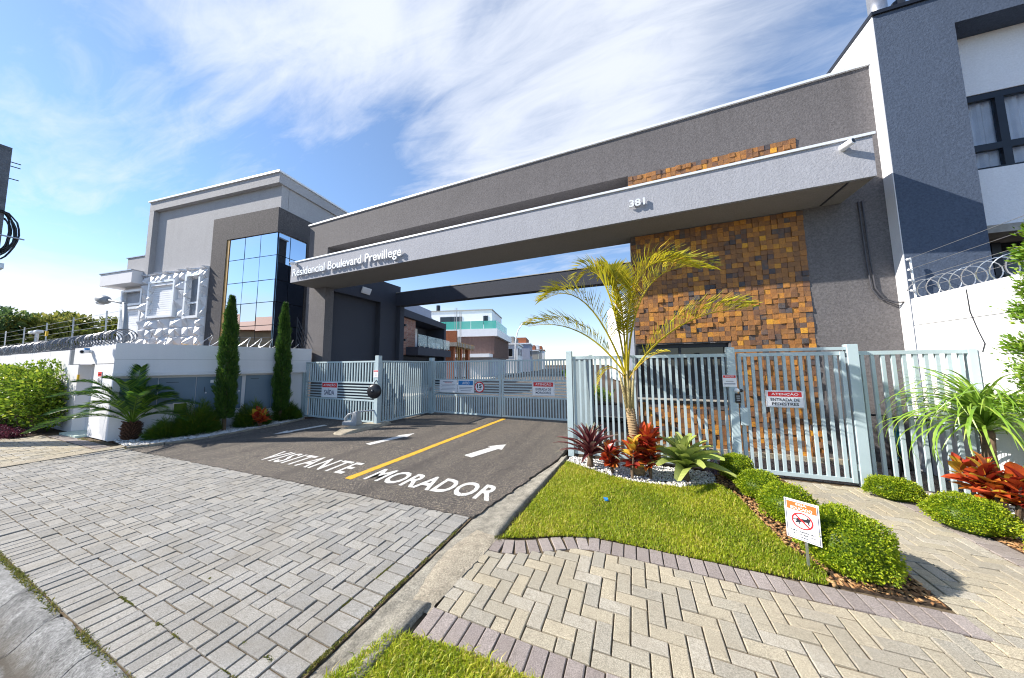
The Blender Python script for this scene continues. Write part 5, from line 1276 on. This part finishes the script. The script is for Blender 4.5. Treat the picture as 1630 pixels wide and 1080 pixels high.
croton((-9.22, 4.72), 'small red and yellow croton in the left planting strip', 40, .38, .22, 1.2, (2, 2, 3, 2, 1, 2, 1))
lp = strapleaf('leaf', 'lilac_leaf', .09, .02, .3, (.3, .6, 1))
t = thing('spiderwort', (.98, 4.98, 0), 'small purple spiderwort between the green bromeliad and the box bush', 'plant')
for i in range(70): place('leaf', lp, t, (.98+random.gauss(0, .07), 4.98+random.gauss(0, .05), .04+random.random()*.16), random.random()*6.28, R_(random.uniform(10, 70)), 1)
# ponytail palm
pt = thing('ponytail_palm', (3.52, 5.0, 0), 'ponytail palm with long arching strap leaves by the white wall', 'plant')
MB().tube([(3.52, 5.0, -.05), (3.53, 5.0, .3), (3.53, 4.99, .6), (3.53, 4.98, .85)], [.09, .06, .045, .05], 12).build('trunk', 'trunk_bark', pt, True)
def ribbon(L, droop, W, tc_):
    b_ = MB(); vs = []; x = z = 0.; ang = R_(74); n = 11
    for i in range(n+1):
        s = i/n; w = W*min(1, .5+s*3)*(1-s**2.2*.93); vs += [(x, -w/2, z), (x, w/2, z)]
        x += math.cos(ang)*L/n; z += math.sin(ang)*L/n; ang -= droop/n*(.5+s)
    for i in range(n): b_.add([vs[2*i], vs[2*i+1], vs[2*i+3], vs[2*i+2]], [(0, 1, 2, 3)], np.interp(i/n, [0, 1], tc_))
    return b_.mesh('leaf', 'strap_leaf', smooth=True)
rib = [ribbon(.95, R_(172), .026, (.5, .8)), ribbon(1.05, R_(162), .024, (.3, .6)), ribbon(.70, R_(120), .024, (.6, 1)), ribbon(1.0, R_(178), .026, (.2, .5)), ribbon(.85, R_(135), .022, (.5, .7))]
for i in range(280):
    q = i/280; a = i*2.39996
    M = Matrix.Translation((3.53, 4.98, .80+.16*(1-q))) @ Matrix.Rotation(a, 4, 'Z') @ Matrix.Rotation(R_(-14+58*q+random.gauss(0, 6)), 4, 'Y') @ Matrix.Rotation(random.gauss(0, .25), 4, 'X')
    s = random.uniform(.85, 1.12)
    if math.cos(a) > .35: s *= .6
    elif q > .6: s *= 1.05
    inst('leaf', rib[i % 5], pt, None, M=M @ Matrix.Diagonal((s, s, s, 1)))
# conifer at the right edge
th = thing('thuja', (3.58, 4.28, 0), 'bright green conifer cut by the right edge above the croton', 'conifer')
n = 15000; z = rng.uniform(.25, 1, n); a = rng.uniform(0, 6.283, n); k_ = rng.integers(0, 26, n)
zk = 1.0+1.85*(np.arange(26)/26); ak = np.arange(26)*2.4
cz = zk[k_]; r0 = .33*(1-(cz-1.0)/2.4)*rng.uniform(.3, 1.1, n)
P = np.column_stack([3.58+np.cos(ak[k_])*r0+rng.normal(0, .035, n), 4.28+np.sin(ak[k_])*r0+rng.normal(0, .035, n), cz+rng.normal(0, .05, n)+r0*.35])
N = np.column_stack([np.cos(ak[k_]), np.sin(ak[k_]), np.full(n, .7)])+rng.normal(0, .5, (n, 3))
V, F = leaves(P, N, rng.uniform(.03, .06, n), rng.uniform(.01, .02, n), rng); npmesh('crown', V, F, 'thuja_leaf', np.tile(np.clip(rng.normal(.5, .25, n), 0, 1), 2), th)
MB().tube([(3.58, 4.28, -.05), (3.58, 4.28, 1.5), (3.58, 4.28, 2.75)], [.035, .025, .006], 8).build('trunk', 'trunk_bark', th)

# hedge and purple edging in front of the left wall
def leafy(c, rx, ry, h, n, label, leaf, mat, grp, name='hedge_shrub', z0=.08, cat='shrub', tm=.48):
    t = thing(name, (c[0], c[1], 0), label, cat, grp); K = 26
    C = np.column_stack([c[0]+rng.uniform(-1, 1, K)*rx*.75, c[1]+rng.uniform(-1, 1, K)*ry*.7, z0+rng.uniform(.15, .92, K)*h])
    k_ = rng.integers(0, K, n); U = unit(n); rad = rng.uniform(.16, .30, K)[k_]*min(1.3, h)*rng.uniform(.55, 1, n)
    P = C[k_]+U*rad[:, None]*np.array([1.1, .8, 1]); P[:, 2] = np.maximum(P[:, 2], .03)
    N = U*.7+np.array([.0, -.2, .6])+rng.normal(0, .5, (n, 3)); V, F = leaves(P, N, rng.uniform(.6, 1.2, n)*leaf, rng.uniform(.35, .6, n)*leaf, rng)
    npmesh('foliage', V, F, mat, np.tile(np.clip(rng.normal(tm, .24, n)+.25*(P[:, 2]/h-.5), 0, 1), 2), t)
    st = MB()
    for i in range(K): st.tube([(c[0]+random.gauss(0, .08), c[1], -.02), (c[0]*.4+C[i, 0]*.6, c[1]*.4+C[i, 1]*.6, C[i, 2]*.5), tuple(C[i])], [.014, .009, .004], 5)
    st.build('branches', 'trunk_bark', t); return t
HG = 'leafy hedge shrubs in front of the left wall'
leafy((-13.95, 2.28), .55, .30, 1.50, 5200, 'leafy green hedge shrub nearest the white wall door', .085, 'shrub_leaf', HG)
leafy((-14.9, 2.26), .6, .32, 1.68, 5600, 'tallest leafy hedge shrub second from the door', .085, 'shrub_leaf', HG)
leafy((-16.1, 2.24), .7, .32, 1.45, 5600, 'leafy hedge shrub third from the door', .085, 'shrub_leaf', HG)
leafy((-17.5, 2.24), .8, .32, 1.60, 5600, 'leafy hedge shrub fourth from the door', .09, 'shrub_leaf', HG)
leafy((-19.2, 2.24), .9, .32, 1.55, 5600, 'leafy hedge shrub farthest left along the wall', .09, 'shrub_leaf', HG)
n = 9000; P = np.column_stack([rng.uniform(-21, -13.35, n), 1.98+rng.normal(0, .07, n)+.04*np.sin(np.arange(n)), rng.uniform(.0, .13, n)])
V, F = leaves(P, rng.normal(0, .7, (n, 3))+np.array([0, -.2, .8]), rng.uniform(.03, .06, n), rng.uniform(.02, .035, n), rng)
tag(npmesh('purple_edging', V, F, 'purple_leaf', np.tile(rng.uniform(0, 1, n), 2)), 'low dark purple edging plants at the foot of the hedge', 'ground cover', kind='stuff')
struct(MB().box(-30, -13.32, 1.88, 2.66, -.1, .005).build('hedge_bed', 'soil'), 'soil strip under the hedge')

# trees beyond the left wall
def tree(x, y, h, r, n, label, mat, K=34, leaf=.30):
    t = thing('tree', (x, y, 0), label, 'tree', 'trees beyond the left wall'); C = []; R0 = []
    for i in range(K):
        u_ = unit(1)[0]; u_[2] = abs(u_[2])*.9-.15; q = rng.uniform(.35, 1)**.6
        C.append((x+u_[0]*r*q, y+u_[1]*r*q, h*.62+u_[2]*h*.36*q)); R0.append(r*rng.uniform(.16, .30))
    C = np.array(C); R0 = np.array(R0); k_ = rng.integers(0, K, n); U = unit(n)
    P = C[k_]+U*(R0[k_]*rng.uniform(.5, 1.05, n))[:, None]*np.array([1, 1, .75])
    N = U+np.array([0, 0, .4])+rng.normal(0, .6, (n, 3)); V, F = leaves(P, N, rng.uniform(.5, 1.1, n)*leaf, rng.uniform(.3, .55, n)*leaf, rng)
    npmesh('crown', V, F, mat, np.tile(np.clip(rng.normal(.42, .2, n)+.35*U[:, 2]*.5+rng.uniform(-.15, .15, K)[k_], 0, 1), 2), t)
    b_ = MB(); b_.tube([(x, y, -.1), (x+.1, y, h*.25), (x, y, h*.5)], [.25, .2, .14], 8)
    for c in C: b_.tube([(x, y, h*.42), ((x+c[0])/2, (y+c[1])/2, h*.42+(c[2]-h*.42)*.6), tuple(c)], [.09, .06, .02], 5)
    b_.build('trunk', 'trunk_bark', t)
tree(-30.5, 2.6, 5.1, 3.0, 9000, 'dense dark green tree at the far left behind the wall', 'tree_leaf')
tree(-29.5, 5.1, 5.0, 2.1, 7000, 'olive green tree left of the street lamp behind the wall', 'olive_leaf')
tree(-30.5, 7.0, 5.0, 2.0, 7000, 'light olive tree behind the street lamp', 'olive_leaf')
tree(-36, 4.4, 5.2, 3.2, 7000, 'darker tree standing behind the two olive trees', 'tree_leaf')

# ------------------------------------------------------------------ bicycle behind the right fence
bk = thing('bicycle', (3.36, 5.92, 0), 'teal and black bicycle leaning behind the right fence panel', 'bicycle')
ra, fa_ = Vector((3.18, 5.66, .27)), Vector((3.56, 6.20, .27)); d = (fa_-ra).normalized(); nrm = Vector((d.y, -d.x, 0))
for c in (ra, fa_):
    ring = [c+(d*math.cos(a)+Vector((0, 0, 1))*math.sin(a))*.245 for a in np.linspace(0, 2*math.pi, 25)]
    wt = MB().tube(ring, .024, 8, False).build('wheel', 'rubber', bk, True)
    MB().tube([c+(p-c)*.88 for p in ring], .008, 6, False).build('rim', 'steel', wt, True)
    sp = MB()
    for a in np.linspace(0, 2*math.pi, 15)[:-1]: sp.tube([c, c+(d*math.cos(a)+Vector((0, 0, 1))*math.sin(a))*.215], .0016, 4, False)
    sp.build('spokes', 'steel', wt); MB().tube([c-nrm*.04, c+nrm*.04], .018, 8).build('hub', 'black_metal', wt)
bb = ra+d*.28+Vector((0, 0, .02)); st_ = ra+d*.20+Vector((0, 0, .38)); hd = fa_-d*.13+Vector((0, 0, .40)); h0 = fa_-d*.09+Vector((0, 0, .29))
fr_ = MB()
for a, b_, r in ((bb, st_, .018), (bb, h0, .02), (st_, hd, .017), (hd, h0, .022), (ra, bb, .011), (ra, st_, .010)): fr_.tube([a, b_], r, 8)
fr_.build('frame', 'teal_paint', bk, True); MB().tube([h0, fa_+nrm*.04], .012, 6).tube([h0, fa_-nrm*.04], .012, 6).build('fork', 'black_metal', bk)
MB().tube([st_, st_+Vector((0, 0, .12))-d*.03], .013, 8).build('seat_post', 'steel', bk)
sdl = st_+Vector((0, 0, .14))-d*.03
MB().add([sdl-d*.11+nrm*.07, sdl-d*.11-nrm*.07, sdl+d*.13-nrm*.02, sdl+d*.13+nrm*.02]+[sdl+v_+Vector((0, 0, .045)) for v_ in (-d*.10+nrm*.06, -d*.10-nrm*.06, d*.12-nrm*.015, d*.12+nrm*.015)], [(0, 3, 2, 1), (4, 5, 6, 7), (0, 1, 5, 4), (1, 2, 6, 5), (2, 3, 7, 6), (3, 0, 4, 7)]).build('saddle', 'rubber', bk, bevel=.012)
hb = hd+Vector((0, 0, .13)); MB().tube([hd, hb], .014, 8).build('stem', 'black_metal', bk)
bar_ = MB().tube([hb-nrm*.27-d*.03, hb-nrm*.1, hb+nrm*.1, hb+nrm*.27-d*.03], .011, 8).build('handlebar', 'black_metal', bk)
for s in (-1, 1): MB().tube([hb+nrm*.18*s-d*.02, hb+nrm*.28*s-d*.032], .016, 8).build('grip', 'rubber', bar_)
MB().lathe([(.06, -.004), (.06, .004)], bb+nrm*.03, nrm, 18).tube([bb+nrm*.05, bb+nrm*.06+d*.08-Vector((0, 0, .10))], .008, 6).tube([bb-nrm*.05, bb-nrm*.06-d*.08+Vector((0, 0, .10))], .008, 6).build('crank', 'black_metal', bk)

# ------------------------------------------------------------------ houses behind the gates
def row_frame(p): 
    # local x = along the inner road (away), local y = towards the lots on the left
    return Matrix.Translation(Vector((p[0], p[1], 0))) @ Matrix.Rotation(math.atan2(d_row.y, d_row.x), 4, 'Z')
IG = 'houses along the inner road'
HA = row_frame((-12.34, 13.0)); ha = thing('brick_house', (-13.5, 16, 0), 'dark house with brick panel and glass balcony behind the exit gate', 'house', IG)
DP = 'dark_paint'
MB(HA).box(-.35, 7.25, .0, 5, 4.55, 4.99).build('roof_band', DP, ha); MB(HA).box(.6, 7.0, 1.2, 5, 5.0, 6.1).build('upper_volume', 'lavender_grey', ha)
MB(HA).box(0, 2.3, .25, .45, 2.25, 4.549).build('brick_panel', 'house_brick', ha)
MB(HA).box(-.30, -.001, .26, 5, 0, 4.549).build('end_wall', 'orange_brick', ha); MB(HA).box(6.9, 7.25, .02, 5, 0, 4.549).build('end_wall', DP, ha)
MB(HA).box(2.3, 6.9, 1.6, 1.8, 0, 4.549).build('back_wall', DP, ha); MB(HA).box(0, 6.9, .6, 5, 2.0, 2.2).build('floor_slab', DP, ha); MB(HA).box(0, 6.9, 1.9, 2.1, 0, 2.0).build('garage_wall', DP, ha)
wd = MB(HA).box(2.5, 4.5, 1.50, 1.58, 2.4, 4.2).build('balcony_door', 'dark_glass', ha)
f_ = MB(HA); f_.box(2.35, 2.5, 1.40, 1.59, 2.2, 4.35); f_.box(4.5, 4.85, 1.35, 1.59, 2.2, 4.35); f_.box(2.5, 4.5, 1.40, 1.59, 4.2, 4.35); f_.box(3.2, 3.3, 1.45, 1.59, 2.4, 4.2); f_.build('door_frame', 'white_paint', wd)
MB(HA).box(2.55, 3.15, 1.455, 1.495, 2.4, 4.1).build('curtain', 'white_paint', wd)
bl = MB(HA).box(1.08, 6.9, -.55, 1.59, 2.25, 2.75).build('balcony', DP, ha)
for i in range(4): MB(HA).box(1.25+i*1.4, 2.55+i*1.4, -.48, -.465, 2.82, 3.55).build('glass_pane', 'clear_glass', bl)
for i in range(8): MB(HA).box(1.4+i*.7, 1.45+i*.7, -.50, -.45, 2.75, 2.98).build('clamp', 'steel', bl)
for z in (3.1, 4.0): MB(HA).box(.75, .87, .12, .249, z, z+.12).build('wall_light', 'black_metal', ha)
MB(HA).box(4.9, 6.5, .2, .9, 2.76, 3.3).build('balcony_furniture', 'cabinet_paint', ha)

# unfinished brick house
HB = row_frame((-14.9, 22.2)); hb_ = thing('unfinished_house', (-16, 24, 0), 'unfinished orange brick house with concrete slab and rebar', 'house', IG)
for x0, x1 in ((0, .45), (2.2, 2.6), (4.6, 5.2)): MB(HB).box(x0, x1, 0, .35, 0, 3.3).build('brick_pier', 'orange_brick', hb_)
MB(HB).box(.46, 4.59, 3.2, 3.4, 0, 3.3).build('brick_wall', 'orange_brick', hb_); MB(HB).box(-.3, 5.6, -.4, 4, 3.3, 3.65).build('slab', 'raw_concrete', hb_)
MB(HB).box(0, .12, .36, 3.5, 0, 3.3).build('brick_wall', 'orange_brick', hb_); MB(HB).box(-.25, .12, -.30, 2.5, 3.66, 4.7).build('brick_parapet', 'orange_brick', hb_)
for x in (1.2, 1.8, 3.4): MB(HB).tube([(x, .1, 0), (x, .1, 3.3)], .06, 6).build('prop', 'gold_panel', hb_)
for x, y in ((1.3, .2), (1.45, .2), (1.3, .35), (2.6, .2), (2.75, .2), (2.6, .35)): MB(HB).tube([(x, y, 3.65), (x, y, 7.1)], .022, 5).build('rebar', 'grey_plastic', hb_)
MB(HB).lathe([(.3, 0), (.35, .1), (.35, .7), (.28, .8)], (3.2, .8, 3.66), (0, 0, 1), 14).build('drum', 'cap_concrete', hb_, True)
for i in range(12): MB(HB).tube([(-.2+i*.5, -.42, 3.1), (-.2+i*.5, -.42, 3.72)], .03, 4).build('formwork_peg', 'gold_panel', hb_)

# white house with green glass terrace over slatted ground floors
HC = row_frame((-17.3, 35.5)); hc = thing('terrace_house', (-20, 38, 0), 'white house with green glass terrace above brown slatted walls', 'house', IG)
MB(HC).box(.0, 13, 0, 14, 2.6, 5.5).build('slatted_volume', 'brown_slats', hc)
for i in range(34): MB(HC).box(-.05, -.001, .1+i*.35, .22+i*.35, 2.65, 5.45).build('slat', 'brown_slats', hc)
for i in range(30): MB(HC).box(.2+i*.4, .32+i*.4, -.05, -.001, 2.65, 5.45).build('slat', 'brown_slats', hc)
MB(HC).box(-.5, 13.4, -.5, 14.4, 5.501, 6.5).build('terrace_edge', 'white_paint', hc)
MB(HC).box(.3, 12.6, .4, 13.6, 0, 2.599).build('ground_floor', 'lavender_grey', hc)
gd = MB(HC).box(.22, .299, 1.0, 4.2, 0, 2.3).build('garage_door', 'white_paint', hc)
MB(HC).box(-2.6, .2, .2, 5.4, 2.62, 3.05).build('porch_roof', 'white_paint', hc)
uv = MB(HC).box(3.2, 11.5, 1.0, 14, 6.502, 9.75).build('upper_volume', 'white_paint', hc); MB(HC).box(3.1, 11.6, .9, 14.1, 9.751, 9.9).build('roof_trim', 'cap_concrete', hc)
for y0, y1 in ((1.6, 2.3), (5.6, 9.0), (10.4, 13.2)):
    w = MB(HC).box(3.14, 3.199, y0, y1, 6.9 if y1-y0 > 1 else 7.6, 8.9).build('window', 'dark_glass', hc)
    MB(HC).box(3.10, 3.139, (y0+y1)/2-.05, (y0+y1)/2+.05, 6.9, 8.9).build('mullion', 'black_metal', w)
for i in range(8): MB(HC).box(-.42, -.40, -.35+i*1.78, 1.38+i*1.78, 6.51, 7.6).build('glass_pane', 'green_glass', hc)
for i in range(4): MB(HC).box(-.38+i*2.2, 1.75+i*2.2, -.42, -.40, 6.51, 7.6).build('glass_pane', 'green_glass', hc)
MB(HC).tube([(3.6, 9.5, 9.9), (3.6, 9.5, 10.8)], .3, 10).build('chimney', 'black_metal', hc)
# further houses of the row
def far_house(p, w, dep, h, label, mats, wins, name='row_house', base=0):
    M = row_frame(p); t = thing(name, (p[0], p[1], 0), label, 'house', IG)
    MB(M).box(0, w, 0, dep, 0, h).build('wall', mats[0], t); MB(M).box(-.2, w+.2, -.25, dep+.2, h, h+.3).build('roof_slab', mats[1], t)
    for (u0, u1, z0, z1, side) in wins:
        if side: g_ = MB(M).box(u0, u1, -.06, -.001, z0, z1).build('window', 'dark_glass', t); MB(M).box(u0-.1, u1+.1, -.09, -.0605, z0-.12, z0-.02).build('sill', 'white_paint', g_)
        else: g_ = MB(M).box(-.06, -.001, u0, u1, z0, z1).build('window', 'dark_glass', t); MB(M).box(-.09, -.0605, u0-.1, u1+.1, z0-.12, z0-.02).build('sill', 'white_paint', g_)
    if mats[2]: MB(M).box(.5, w-.5, .8, dep-.5, h+.301, h+1.6).build('penthouse', mats[2], t)
    return t
far_house((-20.0, 51), 9, 8, 5.4, 'white flat roofed house beyond the terrace house', ('white_paint', 'white_paint', 'raw_concrete'), [(1, 3, 3.4, 4.8, 1), (5, 7.5, 3.4, 4.8, 1), (1, 3, .3, 2.4, 1), (1, 3, 3.2, 4.6, 0)])
far_house((-21.4, 62), 9, 8, 6.2, 'pale grey house with roof terrace farther along the row', ('lavender_grey', 'white_paint', 'orange_brick'), [(1, 3, 3.6, 5, 1), (5, 7.5, 3.6, 5, 1), (1, 3, .3, 2.4, 1)])
far_house((-23.3, 74), 9, 8, 5.2, 'cream house with brick penthouse in the distance', ('cap_concrete', 'white_paint', 'orange_brick'), [(1, 3, 3.2, 4.4, 1), (5, 7.5, 3.2, 4.4, 1)])
far_house((-26.0, 86), 9, 8, 6.0, 'distant grey house with dark windows', ('grey_plastic', 'cap_concrete', 'white_paint'), [(1, 3, 3.6, 5, 1), (5, 7.5, 3.6, 5, 1)])
far_house((-28.5, 98), 12, 8, 6.5, 'farthest house of the row with orange brick top', ('white_paint', 'orange_brick', 'orange_brick'), [(1, 3, 3.6, 5, 1), (5, 7.5, 3.6, 5, 1)])
far_house((-.45, 27.0), 8, -7, 7.6, 'white house behind the palm on the right of the inner road', ('white_paint', 'white_paint', None), [(1, 3, 4.4, 6, 1)])
# curved lamp post
lp_ = thing('inner_lamp', (-12.1, 30, 0), 'white curved lamp post beside the inner road', 'street lamp')
MB().tube([(-12.1, 30, 0), (-12.0, 30, 4.2), (-11.7, 30, 5.4), (-11.2, 30, 6.1), (-10.5, 30, 6.45)], [.09, .08, .07, .06, .05], 8).build('pole', 'white_metal', lp_, True)
MB().box(-10.6, -10.0, 29.85, 30.15, 6.40, 6.52).build('lamp_head', 'white_metal', lp_)
struct(MB().prism([tuple((Vector((-12.9, 13.2, 0))+d_row*s_+n_row*o_)[:2]) for s_, o_ in ((-2, -1), (-2, 2.0), (120, 2.0), (120, -1))][::-1], -.1, .06).build('inner_pavement', 'cap_concrete'), 'pale pavement along the inner road')
pz = MB(); q = [tuple((Vector((-1.6, 12, 0))+d_row*s_+n_row*o_)[:2]) for s_, o_ in ((0, 0), (0, 1.0), (60, 1.0), (60, 0))]
pz.prism(q, -.1, .05); struct(pz.build('inner_verge', 'soil'), 'green verge right of the inner road')
n = 5000; s_ = rng.uniform(0, 45, n); o_ = rng.uniform(.1, .9, n)
P = np.array([-1.6, 12, .05])+np.outer(s_, np.array(d_row))+np.outer(o_, np.array(n_row)); P[:, 2] = .05+rng.uniform(0, .35, n)
V, F = leaves(P, rng.normal(0, .6, (n, 3))+np.array([0, 0, 1.]), rng.uniform(.10, .25, n), rng.uniform(.03, .07, n), rng)
tag(npmesh('verge_plants', V, F, 'shrub_leaf', np.tile(rng.uniform(0, 1, n), 2)), 'green plants of the verge right of the inner road', 'ground cover', kind='stuff')

# house across the street, mirrored in the corner window of the left house
oh = thing('opposite_house', (-38, -15, 0), 'tan house mirrored in the lower panes of the corner window', 'house')
MB().box(-52, -24, -22, -13, 0, 5.6).build('wall', 'tan_wall', oh)
MB().add([(-53, -22.8, 5.6), (-23, -22.8, 5.6), (-23, -12.2, 5.6), (-53, -12.2, 5.6), (-50, -17.5, 7.6), (-26, -17.5, 7.6)], [(0, 1, 5, 4), (2, 3, 4, 5), (1, 2, 5), (3, 0, 4), (3, 2, 1, 0)]).build('roof', 'orange_brick', oh)
for x in (-49, -43, -37, -31):
    for z in (.9, 3.6):
        w = MB().box(x, x+2.2, -13.001, -12.95, z, z+1.4).build('window', 'dark_glass', oh); MB().box(x-.1, x+2.3, -12.949, -12.88, z-.12, z-.02).build('sill', 'white_paint', w)

lt = MB(); q_ = at_y(945, 830, 3.66)
for i in range(5):
    a = i*1.3; lt.add([(-.35+math.cos(a+k_*1.6)*.03*(1+.4*math.sin(i+k_)), 3.66+math.sin(a+k_*1.6)*.022, .03+.012*((i+k_) % 3)) for k_ in range(4)], [(0, 1, 2), (0, 2, 3)])
tag(lt.build('litter', 'blue_print'), 'crumpled scrap of blue plastic on the lawn', 'litter')
